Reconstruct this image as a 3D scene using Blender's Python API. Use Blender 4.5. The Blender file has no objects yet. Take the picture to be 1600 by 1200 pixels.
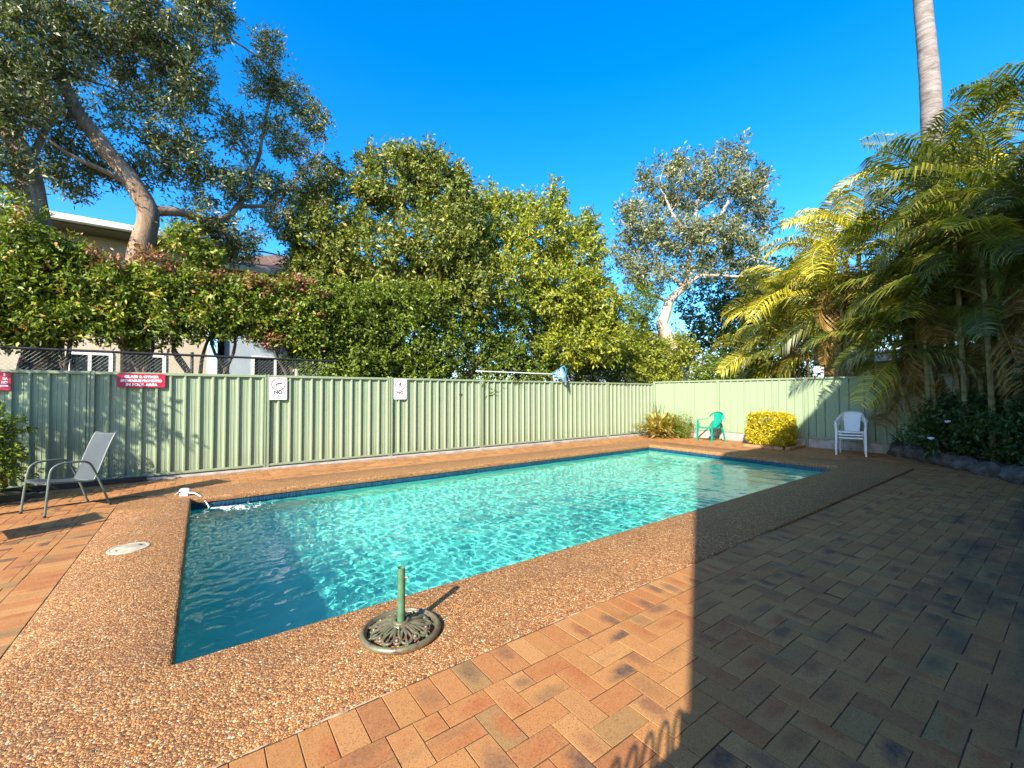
import bpy, bmesh, math, random
import numpy as np
from mathutils import Vector, Matrix, noise

R = math.radians
rnd = random.Random(7)
rng = np.random.default_rng(11)
S = bpy.context.scene
COL = S.collection

# ------------------------------------------------------------------ camera, light, exposure
CAMH = 1.4
FPX, YAW, PITCH, ROLL = 661.5, R(53.775), R(1.304), R(-0.06)
cam_d = bpy.data.cameras.new('camera')
cam = bpy.data.objects.new('camera', cam_d); COL.objects.link(cam)
cam_d.sensor_fit = 'HORIZONTAL'; cam_d.sensor_width = 36.0
cam_d.lens = 36.0 * FPX / 1600.0
cam_d.clip_start = 0.02; cam_d.clip_end = 2000
FWD = Vector((math.cos(YAW)*math.cos(PITCH), math.sin(YAW)*math.cos(PITCH), math.sin(PITCH)))
RGT = Vector((math.sin(YAW), -math.cos(YAW), 0)); UPV = RGT.cross(FWD)
cr, sr = math.cos(ROLL), math.sin(ROLL)
R2 = RGT*cr + UPV*sr; U2 = UPV*cr - RGT*sr
cam.matrix_world = Matrix(((R2.x, U2.x, -FWD.x, 0), (R2.y, U2.y, -FWD.y, 0), (R2.z, U2.z, -FWD.z, CAMH), (0, 0, 0, 1)))
S.camera = cam

SUN_EL, SUN_AZ = 31.0, 30.0           # light travels towards azimuth 30 deg (from +x to +y)
SUN_DIR = Vector((math.cos(R(SUN_AZ))*math.cos(R(SUN_EL)), math.sin(R(SUN_AZ))*math.cos(R(SUN_EL)), -math.sin(R(SUN_EL))))
sun_d = bpy.data.lights.new('sun', 'SUN'); sun_d.energy = 5.0; sun_d.angle = R(0.5); sun_d.color = (1.0, 0.91, 0.76)
sun_d.cycles.is_caustics_light = True
sun = bpy.data.objects.new('sun', sun_d); COL.objects.link(sun)
sun.rotation_euler = SUN_DIR.to_track_quat('-Z', 'Y').to_euler(); sun.location = (-8, -6, 12)

W = bpy.data.worlds.new('World'); S.world = W; W.use_nodes = True
nt = W.node_tree; nt.nodes.clear()
sky = nt.nodes.new('ShaderNodeTexSky'); sky.sky_type = 'NISHITA'; sky.sun_disc = False
sky.sun_elevation = R(SUN_EL); sky.sun_rotation = R(240); sky.altitude = 200
sky.air_density = 1.0; sky.dust_density = 0.9; sky.ozone_density = 4.0
hs = nt.nodes.new('ShaderNodeHueSaturation'); hs.inputs['Saturation'].default_value = 1.37; hs.inputs['Value'].default_value = 1.2
hs.inputs['Hue'].default_value = 0.501
bg = nt.nodes.new('ShaderNodeBackground'); bg.inputs['Strength'].default_value = 0.14
wo = nt.nodes.new('ShaderNodeOutputWorld')
nt.links.new(sky.outputs[0], hs.inputs['Color']); nt.links.new(hs.outputs[0], bg.inputs['Color']); nt.links.new(bg.outputs[0], wo.inputs['Surface'])

S.view_settings.view_transform = 'Standard'; S.view_settings.look = 'None'
S.view_settings.exposure = 1.33; S.view_settings.gamma = 1.0; S.view_settings.use_curve_mapping = False
S.cycles.max_bounces = 10; S.cycles.diffuse_bounces = 5; S.cycles.glossy_bounces = 3
S.cycles.transmission_bounces = 6; S.cycles.transparent_max_bounces = 8
S.cycles.sample_clamp_indirect = 6.0; S.cycles.sample_clamp_direct = 0
S.cycles.caustics_refractive = True; S.cycles.caustics_reflective = False
S.cycles.use_denoising = True

def at(px, py, depth):
    """world point seen in the photograph at (px, py), at this distance along the view axis"""
    return Vector((0, 0, CAMH)) + (FWD + R2*((px-800)/FPX) - U2*((py-600)/FPX))*depth
def atY(px, py, Y):
    d = FWD + R2*((px-800)/FPX) - U2*((py-600)/FPX)
    return Vector((0, 0, CAMH)) + d*(Y/d.y)
def atX(px, py, X):
    d = FWD + R2*((px-800)/FPX) - U2*((py-600)/FPX)
    return Vector((0, 0, CAMH)) + d*(X/d.x)
def in_view(p, m=60):
    v = Vector(p) - Vector((0, 0, CAMH)); f = v.dot(FWD)
    if f < 0.05: return False
    x = 800 + FPX*v.dot(R2)/f; y = 600 - FPX*v.dot(U2)/f
    return -m < x < 1600+m and -m < y < 1200+m

# ------------------------------------------------------------------ materials
class Nodes:
    def __init__(s, name):
        s.m = bpy.data.materials.new(name); s.m.use_nodes = True
        s.t = s.m.node_tree; s.t.nodes.clear()
        s.out = s.t.nodes.new('ShaderNodeOutputMaterial')
    def __call__(s, typ, ins=None, **kw):
        n = s.t.nodes.new('ShaderNode'+typ)
        for k, v in kw.items(): setattr(n, k, v)
        for k, v in (ins or {}).items():
            sock = n.inputs[k]
            if hasattr(v, 'is_linked') or isinstance(v, bpy.types.NodeSocket): s.t.links.new(v, sock)
            else:
                if isinstance(v, (tuple, list)) and len(v) == 3 and sock.type == 'RGBA': v = (*v, 1)
                sock.default_value = v
        return n
    def ramp(s, fac, stops, interp='LINEAR'):
        n = s.t.nodes.new('ShaderNodeValToRGB'); n.color_ramp.interpolation = interp
        e = n.color_ramp.elements
        while len(e) < len(stops): e.new(0.5)
        for i, (p, c) in enumerate(stops):
            e[i].position = p
            e[i].color = (*c, 1) if isinstance(c, (tuple, list)) else (c, c, c, 1)
        s.t.links.new(fac, n.inputs['Fac']); return n.outputs['Color']
    def mix(s, fac, a, b, mode='MIX'):
        n = s.t.nodes.new('ShaderNodeMix'); n.data_type = 'RGBA'; n.blend_type = mode; n.clamp_factor = True
        for sock, v in ((n.inputs[0], fac), (n.inputs[6], a), (n.inputs[7], b)):
            if isinstance(v, bpy.types.NodeSocket): s.t.links.new(v, sock)
            else: sock.default_value = (*v, 1) if isinstance(v, (tuple, list)) and len(v) == 3 else v
        return n.outputs[2]
    def math(s, op, a, b=0.0, clamp=False):
        n = s.t.nodes.new('ShaderNodeMath'); n.operation = op; n.use_clamp = clamp
        for i, v in enumerate((a, b)):
            if isinstance(v, bpy.types.NodeSocket): s.t.links.new(v, n.inputs[i])
            else: n.inputs[i].default_value = v
        return n.outputs[0]
    def pos(s): return s('NewGeometry').outputs['Position']
    def noise(s, vec, scale, detail=4, rough=.55, dist=0):
        n = s('TexNoise', {'Vector': vec, 'Scale': scale, 'Detail': detail, 'Roughness': rough, 'Distortion': dist}); return n.outputs['Fac']
    def bump(s, h, strength=.3, dist=.01, normal=None):
        i = {'Height': h, 'Strength': strength, 'Distance': dist}
        if normal is not None: i['Normal'] = normal
        return s('Bump', i).outputs['Normal']
    def bsdf(s, color, rough=.6, normal=None, **kw):
        i = {'Base Color': color, 'Roughness': rough}
        if normal is not None: i['Normal'] = normal
        for k, v in kw.items(): i[k.replace('_', ' ')] = v
        return s('BsdfPrincipled', i).outputs[0]
    def done(s, shader):
        s.t.links.new(shader, s.out.inputs['Surface']); return s.m

def simple(name, color, rough=.6, vary=.15, scale=8, bump=0, bscale=60, metal=0, spec=.5, coat=0):
    n = Nodes(name); p = n('TexCoord').outputs['Object']
    f = n.noise(p, scale, 5)
    dark = tuple(c*(1-vary) for c in color); lite = tuple(min(1, c*(1+vary)) for c in color)
    c = n.ramp(f, [(.3, dark), (.7, lite)])
    nm = n.bump(n.noise(p, bscale, 3), bump, .004) if bump else None
    r = n.math('ADD', n.math('MULTIPLY', f, .25), rough-.12, True)
    kw = dict(Metallic=metal, Specular_IOR_Level=spec)
    if coat: kw['Coat_Weight'] = coat
    return n.done(n.bsdf(c, r, nm, **kw))

def leaf_mat(name, stops, trans=.35, rough=.42, spec=.5, tint=None):
    """leaf colour by a per-leaf attribute, thin leaf that lets light through"""
    n = Nodes(name)
    a = n('Attribute', attribute_name='tone').outputs['Fac']
    c = n.ramp(a, stops)
    f = n.noise(n.pos(), 9, 2)
    c = n.mix(n.math('MULTIPLY', f, .35), c, (stops[0][1][0]*.8, stops[0][1][1]*.8, stops[0][1][2]*.8))
    d = n.bsdf(c, rough, Specular_IOR_Level=spec)
    tc = n.mix(.5, c, (.30, .42, .02), 'MIX') if tint is None else n.mix(.5, c, tint)
    t = n('BsdfTranslucent', {'Color': tc}).outputs[0]
    m = n('MixShader', {'Fac': trans}); n.t.links.new(d, m.inputs[1]); n.t.links.new(t, m.inputs[2])
    return n.done(m.outputs[0])

M = {}
def build_mats():
    # fence sheet steel: pale green paint with dust
    def paint(name, col, dirt=.12):
        n = Nodes(name); p = n.pos()
        f = n.noise(p, 1.7, 5); f2 = n.noise(n('Mapping', {'Vector': p, 'Scale': (14, 14, .8)}).outputs[0], 1, 4)
        c = n.mix(n.math('MULTIPLY', f2, dirt*1.6), col, (.34, .36, .27))
        z = n('SeparateXYZ', {'Vector': p}).outputs['Z']
        low = n.math('MULTIPLY', n.math('SUBTRACT', 1.0, n.math('MULTIPLY', z, 2.2), True), n.noise(p, 5, 5))
        c = n.mix(n.math('MULTIPLY', low, .8), c, (.17, .15, .10))
        nm = n.bump(n.math('ADD', f, n.math('MULTIPLY', n.noise(p, .9, 3), 1.5)), .22, .05)
        return n.done(n.bsdf(c, n.math('ADD', n.math('MULTIPLY', f, .2), .34), nm, Specular_IOR_Level=.4))
    M['fence'] = paint('fence_paint', (.245, .318, .198))
    M['fence2'] = paint('fence_trim_paint', (.232, .30, .186))
    # exposed aggregate coping
    n = Nodes('exposed_aggregate'); p = n.pos()
    pj = n('VectorMath', {0: p, 1: n('TexNoise', {'Vector': p, 'Scale': 45.0}).outputs['Color']}, operation='MULTIPLY_ADD')
    pj.inputs[1].default_value = (1, 1, 1)
    v = n('TexVoronoi', {'Vector': p, 'Scale': 82.0, 'Randomness': 1.0}, feature='F1')
    v2 = n('TexVoronoi', {'Vector': p, 'Scale': 82.0, 'Randomness': 1.0}, feature='DISTANCE_TO_EDGE')
    hue = n('SeparateColor', {'Color': v.outputs['Color']})
    c = n.ramp(hue.outputs[0], [(0, (0.072, 0.036, 0.022)), (0.1, (0.268, 0.098, 0.035)), (0.28, (0.454, 0.196, 0.06)), (0.46, (0.578, 0.289, 0.096)), (0.62, (0.31, 0.108, 0.04)), (0.76, (0.619, 0.372, 0.151)), (0.88, (0.124, 0.067, 0.045)), (0.93, (0.54, 0.36, 0.18)), (1, (0.68, 0.54, 0.36))])
    c = n.mix(.15, c, n.ramp(hue.outputs[1], [(0, (.22, .10, .05)), (1, (.66, .40, .20))]))
    edge = n.ramp(v2.outputs['Distance'], [(0, 0.0), (.10, 1.0)])
    c = n.mix(edge, (.16, .072, .030), c)
    big = n.noise(p, 2.2, 6)
    c = n.mix(n.ramp(big, [(.52, 0.0), (.72, .45)]), c, (.20, .11, .06))
    h = n.math('ADD', n.math('MULTIPLY', n.math('SUBTRACT', 1.0, v.outputs['Distance']), 1.0), n.math('MULTIPLY', hue.outputs[2], .6))
    hh = n.math('MULTIPLY', h, edge)
    nm = n.bump(hh, 1.0, .0042)
    M['aggregate'] = n.done(n.bsdf(c, .6, nm, Specular_IOR_Level=.22))
    # clay pavers (individual objects use Object Info random, the joined rest uses its own attribute)
    for key in ('brick', 'brick_rest'):
        n = Nodes('clay_paver_'+key); p = n.pos()
        at_ = n('Attribute', attribute_name='paver')
        sep = n('SeparateXYZ', {'Vector': at_.outputs['Vector']})
        ran = n('ObjectInfo').outputs['Random'] if key == 'brick' else sep.outputs['Z']
        r2 = n.math('FRACT', n.math('MULTIPLY', ran, 17.31)); r3 = n.math('FRACT', n.math('MULTIPLY', ran, 91.7))
        c = n.ramp(ran, [(0, (.34, .145, .042)), (.25, (.40, .185, .058)), (.5, (.35, .130, .040)), (.72, (.42, .205, .070)), (.88, (.29, .105, .035)), (.955, (.29, .16, .055)), (1, (.25, .145, .055))])
        # flashed (burnt) middle on some pavers
        ux = n.math('ABSOLUTE', n.math('SUBTRACT', sep.outputs['X'], n.math('ADD', .15, n.math('MULTIPLY', r2, .7)))); uy = n.math('ABSOLUTE', n.math('SUBTRACT', sep.outputs['Y'], n.math('ADD', .15, n.math('MULTIPLY', n.math('FRACT', n.math('MULTIPLY', ran, 53.9)), .7))))
        off = n('VectorMath', {0: p, 3: 7.0}, operation='SCALE').outputs[0]
        d = n.math('SQRT', n.math('ADD', n.math('POWER', n.math('MULTIPLY', ux, 1.7), 2.0), n.math('POWER', n.math('MULTIPLY', uy, 1.9), 2.0)))
        d = n.math('ADD', d, n.math('MULTIPLY', n.math('SUBTRACT', n.noise(off, 2.6, 5, .65), .5), 1.1))
        speck = n.noise(p, 150, 4, .65)
        spot = n.ramp(n.math('ADD', d, n.math('MULTIPLY', n.math('SUBTRACT', speck, .5), .5)), [(.30, 1.0), (.95, 0.0)])
        amt = n.ramp(r2, [(.40, 0.0), (.55, .55), (.80, .85), (.90, 1.0)])
        c = n.mix(n.math('MULTIPLY', spot, amt), c, n.ramp(r3, [(.35, (.33, .10, .03)), (.75, (.12, .055, .032)), (1, (.065, .042, .036))]))
        c = n.mix(n.ramp(speck, [(.53, 0.0), (.64, .8)]), c, (.10, .045, .02))
        c = n.mix(n.math('MULTIPLY', n.ramp(n.noise(p, 70, 4, .6), [(.35, 0.0), (.75, 1.0)]), .30), c, (.46, .27, .12))
        # near-black streaky blotches, denser towards the far right of the terrace
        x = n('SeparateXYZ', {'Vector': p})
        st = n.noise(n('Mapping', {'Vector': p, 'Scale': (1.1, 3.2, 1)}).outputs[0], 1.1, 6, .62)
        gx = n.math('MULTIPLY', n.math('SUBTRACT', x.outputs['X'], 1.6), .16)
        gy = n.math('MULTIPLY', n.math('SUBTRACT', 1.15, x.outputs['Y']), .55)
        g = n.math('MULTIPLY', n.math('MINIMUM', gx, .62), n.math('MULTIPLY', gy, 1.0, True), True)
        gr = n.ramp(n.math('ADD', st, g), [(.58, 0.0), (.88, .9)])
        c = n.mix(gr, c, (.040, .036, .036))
        olive_tint = n.ramp(n.noise(p, 1.6, 6, .6), [(.55, 0.0), (.75, .4)])
        c = n.mix(n.math('MULTIPLY', olive_tint, n.math('MULTIPLY', gx, 1.0, True)), c, (.10, .12, .05))
        nm = n.bump(n.noise(p, 190, 4, .6), .35, .002)
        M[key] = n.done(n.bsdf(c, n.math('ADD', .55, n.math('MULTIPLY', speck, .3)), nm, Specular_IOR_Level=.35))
    M['bed'] = simple('joint_sand', (.055, .034, .02), .95, .4, 30, .5, 200)
    n = Nodes('soil'); p = n.pos()
    c = n.ramp(n.noise(p, 6, 8, .65), [(.3, (.045, .028, .017)), (.55, (.10, .062, .036)), (.8, (.20, .14, .09))])
    M['soil'] = n.done(n.bsdf(c, .95, n.bump(n.noise(p, 40, 6, .7), .8, .03)))
    n = Nodes('ground_earth'); p = n.pos()
    c = n.ramp(n.noise(p, .35, 8, .6), [(.3, (.04, .05, .02)), (.55, (.07, .085, .03)), (.8, (.14, .11, .06))])
    M['ground'] = n.done(n.bsdf(c, .95, n.bump(n.noise(p, 14, 6, .7), .8, .05)))
    n = Nodes('concrete'); p = n.pos()
    c = n.ramp(n.noise(p, 5, 8, .7), [(.3, (.20, .17, .14)), (.5, (.36, .31, .27)), (.75, (.50, .44, .38))])
    c = n.mix(n.ramp(n.noise(p, 1.3, 5), [(.5, 0.0), (.7, .6)]), c, (.12, .10, .08))
    M['concrete'] = n.done(n.bsdf(c, .85, n.bump(n.noise(p, 80, 5, .7), .4, .004)))
    # pool
    n = Nodes('pool_plaster'); p = n.pos()
    c = n.ramp(n.noise(p, 1.1, 6, .6), [(.35, (.12, .80, .68)), (.65, (.17, .88, .75))])
    M['plaster'] = n.done(n.bsdf(c, .8, n.bump(n.noise(p, 120, 3), .2, .002)))
    n = Nodes('blue_mosaic'); tc = n.pos()
    b = n('TexBrick', {'Vector': n('Mapping', {'Vector': n('CombineXYZ', {'X': n.math('ADD', n('SeparateXYZ', {'Vector': tc}).outputs['X'], n('SeparateXYZ', {'Vector': tc}).outputs['Y']), 'Y': n('SeparateXYZ', {'Vector': tc}).outputs['Z']}).outputs[0]}).outputs[0],
                       'Color1': (.004, .030, .075), 'Color2': (.008, .060, .13), 'Mortar': (.06, .10, .12), 'Scale': 1.0, 'Mortar Size': .0025, 'Brick Width': .05, 'Row Height': .05}, offset=0.0)
    M['mosaic'] = n.done(n.bsdf(b.outputs['Color'], .15))
    n = Nodes('pool_water')
    M['water'] = n.done(n('BsdfGlass', {'Color': (.92, 1.0, .98), 'Roughness': 0.0, 'IOR': 1.333}).outputs[0])
    M['mortar'] = simple('old_mortar', (.33, .24, .155), .95, .35, 30, .4, 120)
    M['leaf_red'] = leaf_mat('bronze_new_leaf', [(0, (.14, .06, .03)), (.5, (.36, .15, .08)), (1, (.48, .26, .13))], .3, .42, .5)
    M['foam'] = simple('water_foam', (.80, .88, .88), .5, .1, 40)
    # plastics, metals, cloth
    M['white_plastic'] = simple('white_plastic', (.72, .73, .74), .38, .05, 6, .06, 30)
    M['green_plastic'] = simple('green_plastic', (.004, .27, .19), .42, .12, 6, .06, 30)
    M['sign_white'] = simple('sign_white', (.80, .80, .80), .35, .03)
    M['sign_red'] = simple('sign_red', (.40, .018, .05), .4, .12, 12)
    M['print_black'] = simple('print_black', (.018, .018, .022), .5, .1)
    M['print_red'] = simple('print_red', (.62, .03, .05), .5, .1)
    M['print_white'] = simple('print_white', (.78, .74, .74), .5, .05)
    M['lid'] = simple('old_white_plastic', (.42, .37, .27), .5, .3, 14, .2, 50)
    M['chair_frame'] = simple('grey_green_powdercoat', (.10, .13, .115), .4, .15, 10, metal=.0)
    n = Nodes('sling_fabric'); p = n('TexCoord').outputs['Object']
    w = n('TexWave', {'Vector': p, 'Scale': 90.0}, bands_direction='X').outputs['Fac']; w2 = n('TexWave', {'Vector': p, 'Scale': 90.0}, bands_direction='Y').outputs['Fac']
    c = n.mix(n.math('MULTIPLY', w, w2), (.035, .045, .052), (.085, .105, .118))
    c = n.mix(n.math('MULTIPLY', n.noise(p, 7, 5), .5), c, (.11, .12, .13))
    M['sling'] = n.done(n.bsdf(c, .5, n.bump(w, .25, .002), Specular_IOR_Level=.3))
    n = Nodes('cast_iron_bronze'); p = n('TexCoord').outputs['Object']
    c = n.ramp(n.noise(p, 22, 6, .65), [(.32, (.085, .055, .04)), (.48, (.17, .135, .085)), (.62, (.13, .165, .085)), (.78, (.27, .25, .18))])
    M['iron'] = n.done(n.bsdf(c, .38, n.bump(n.noise(p, 120, 4), .35, .003), Metallic=.35, Specular_IOR_Level=.6))
    M['green_pole'] = simple('dark_green_paint', (.075, .165, .095), .38, .3, 14, .1, 60)
    M['steel'] = simple('galvanised_steel', (.42, .42, .43), .35, .2, 30, metal=.9)
    M['black'] = simple('black_rubber', (.012, .012, .013), .6, .2)
    M['black_metal'] = simple('black_powdercoat', (.015, .016, .018), .45, .2)
    M['pole_white'] = simple('white_anodised_pole', (.70, .72, .73), .35, .06)
    M['net_blue'] = simple('blue_net_frame', (.05, .35, .58), .4, .15)
    n = Nodes('net_bag'); p = n('TexCoord').outputs['Object']
    c = n.ramp(n.noise(p, 9, 4), [(.35, (.20, .45, .66)), (.65, (.55, .70, .80))])
    a = n.bsdf(c, .7); t = n('BsdfTranslucent', {'Color': c}).outputs[0]
    mx = n('MixShader', {'Fac': .4}); n.t.links.new(a, mx.inputs[1]); n.t.links.new(t, mx.inputs[2]); M['net_bag'] = n.done(mx.outputs[0])
    M['rock'] = simple('grey_rock', (.085, .072, .06), .95, .6, 9, 1.0, 24)
    M['clay_edging'] = simple('clay_edging', (.36, .19, .09), .8, .3, 12, .4, 60)
    # houses
    M['render_cream'] = simple('cream_render', (.46, .40, .31), .9, .08, 2, .3, 60)
    M['render_grey'] = simple('grey_blue_render', (.30, .36, .42), .9, .1, 2, .3, 60)
    M['fascia'] = simple('white_fascia', (.72, .72, .68), .5, .06)
    M['soffit'] = simple('olive_soffit', (.115, .105, .055), .7, .15)
    M['roof_metal'] = simple('white_metal_roof', (.56, .55, .51), .5, .08, 3)
    M['roof_tile'] = simple('brown_roof_tile', (.15, .085, .055), .8, .3, 6, .4, 20)
    M['glass'] = simple('window_glass', (.02, .026, .03), .06, .1, spec=.9)
    M['curtain'] = simple('pale_curtain', (.42, .42, .42), .9, .12, 6)
    M['wall_brick'] = simple('warm_bounce_cream_brick', (.68, .50, .34), .9, .25, 9, .5, 40)  # unseen wall, its cream picked to bounce warm light onto the shaded paving
    # bark
    def bark(name, stops, sc, ring=False):
        n = Nodes(name); p = n('TexCoord').outputs['Object']
        q = n('Mapping', {'Vector': p, 'Scale': (sc, sc, sc*.28) if not ring else (sc*.3, sc*.3, sc)}).outputs[0]
        f = n.noise(q, 1.0, 7, .68, .4)
        c = n.ramp(f, stops)
        if ring:
            z = n('SeparateXYZ', {'Vector': p}).outputs['Z']
            w = n('TexWave', {'Vector': p, 'Scale': 2.2, 'Distortion': 2.5, 'Detail': 2.0}, bands_direction='Z').outputs['Fac']
            c = n.mix(n.ramp(w, [(.0, .28), (.2, 0.0)]), c, tuple(x*.6 for x in stops[0][1]))
        return n.done(n.bsdf(c, .9, n.bump(f, .9, .04)))
    M['bark_grey'] = bark('grey_brown_bark', [(.3, (.09, .055, .035)), (.5, (.24, .16, .10)), (.7, (.42, .31, .21))], 5)
    M['bark_dark'] = bark('dark_bark', [(.3, (.035, .025, .018)), (.55, (.10, .072, .05)), (.75, (.19, .14, .10))], 7)
    M['bark_pale'] = bark('pale_bark', [(.3, (.22, .15, .11)), (.5, (.46, .36, .29)), (.7, (.66, .57, .48))], 5)
    M['palm_trunk'] = bark('ringed_palm_trunk', [(.3, (.10, .08, .07)), (.5, (.19, .16, .145)), (.7, (.27, .235, .215))], 7, True)
    M['cane'] = bark('green_cane_stem', [(.3, (.09, .07, .03)), (.5, (.20, .17, .06)), (.7, (.33, .28, .12))], 9, True)
    # leaves
    M['leaf_banksia'] = leaf_mat('banksia_leaf', [(0, (0.05, 0.066, 0.022)), (0.4, (0.094, 0.121, 0.035)), (0.72, (0.168, 0.193, 0.065)), (0.9, (0.361, 0.329, 0.168)), (1, (0.676, 0.567, 0.336))], .16, .45, .4)
    M['leaf_dark'] = leaf_mat('glossy_dark_leaf', [(0, (0.062, 0.089, 0.023)), (0.45, (0.148, 0.182, 0.03)), (0.78, (0.293, 0.299, 0.043)), (0.94, (0.478, 0.41, 0.073)), (1, (0.741, 0.443, 0.163))], .2, .42, .35)
    M['leaf_yellow'] = leaf_mat('yellow_green_leaf', [(0, (0.089, 0.127, 0.02)), (0.4, (0.242, 0.286, 0.027)), (0.75, (0.471, 0.456, 0.036)), (1, (0.737, 0.594, 0.056))], .32, .42, .5)
    M['leaf_hedge'] = leaf_mat('hedge_leaf', [(0, (0.071, 0.109, 0.016)), (0.45, (0.167, 0.234, 0.023)), (0.74, (0.321, 0.367, 0.036)), (0.84, (0.499, 0.469, 0.056)), (0.88, (0.714, 0.3, 0.116)), (1, (0.951, 0.376, 0.199))], .3, .42, .4)
    M['leaf_grey'] = leaf_mat('silver_leaf', [(0, (0.082, 0.098, 0.039)), (0.45, (0.165, 0.187, 0.069)), (0.75, (0.313, 0.307, 0.144)), (1, (0.627, 0.553, 0.343))], .2, .42, .5)
    M['leaf_gold'] = leaf_mat('golden_leaf', [(0, (0.196, 0.186, 0.012)), (0.4, (0.522, 0.419, 0.015)), (0.8, (0.848, 0.652, 0.024)), (1, (1.011, 0.776, 0.062))], .3, .45, .4)
    M['leaf_shrub'] = leaf_mat('shrub_leaf', [(0, (0.018, 0.039, 0.011)), (0.5, (0.039, 0.081, 0.016)), (0.85, (0.081, 0.132, 0.023)), (1, (0.138, 0.172, 0.034))], .22, .42, .5)
    M['frond'] = leaf_mat('shade_dark_palm_frond', [(0, (0.037, 0.06, 0.012)), (0.4, (0.093, 0.122, 0.017)), (0.7, (0.205, 0.203, 0.027)), (0.9, (0.344, 0.278, 0.048)), (1, (0.451, 0.289, 0.097))], .3, .38, .6)  # green darkened so the bed palms look deep in shade
    M['frond_sunlit_gold'] = leaf_mat('sunlit_golden_frond', [(0, (0.184, 0.215, 0.02)), (0.4, (0.484, 0.44, 0.036)), (0.7, (0.818, 0.643, 0.061)), (1, (1.274, 0.829, 0.182))], .34, .40, .55)  # gold brightened in the colour so the palms look sunlit
    M['dry'] = leaf_mat('dry_leaf', [(0, (.14, .075, .02)), (.5, (.33, .20, .05)), (1, (.50, .36, .16))], .25, .6, .3)
    M['variegated'] = leaf_mat('variegated_leaf', [(0, (0.208, 0.208, 0.026)), (0.4, (0.546, 0.429, 0.065)), (0.75, (0.715, 0.546, 0.143)), (1, (0.806, 0.65, 0.364))], .3, .45, .4)
    M['petal'] = simple('pale_petal', (.80, .62, .64), .6, .1, 20)
build_mats()

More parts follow.
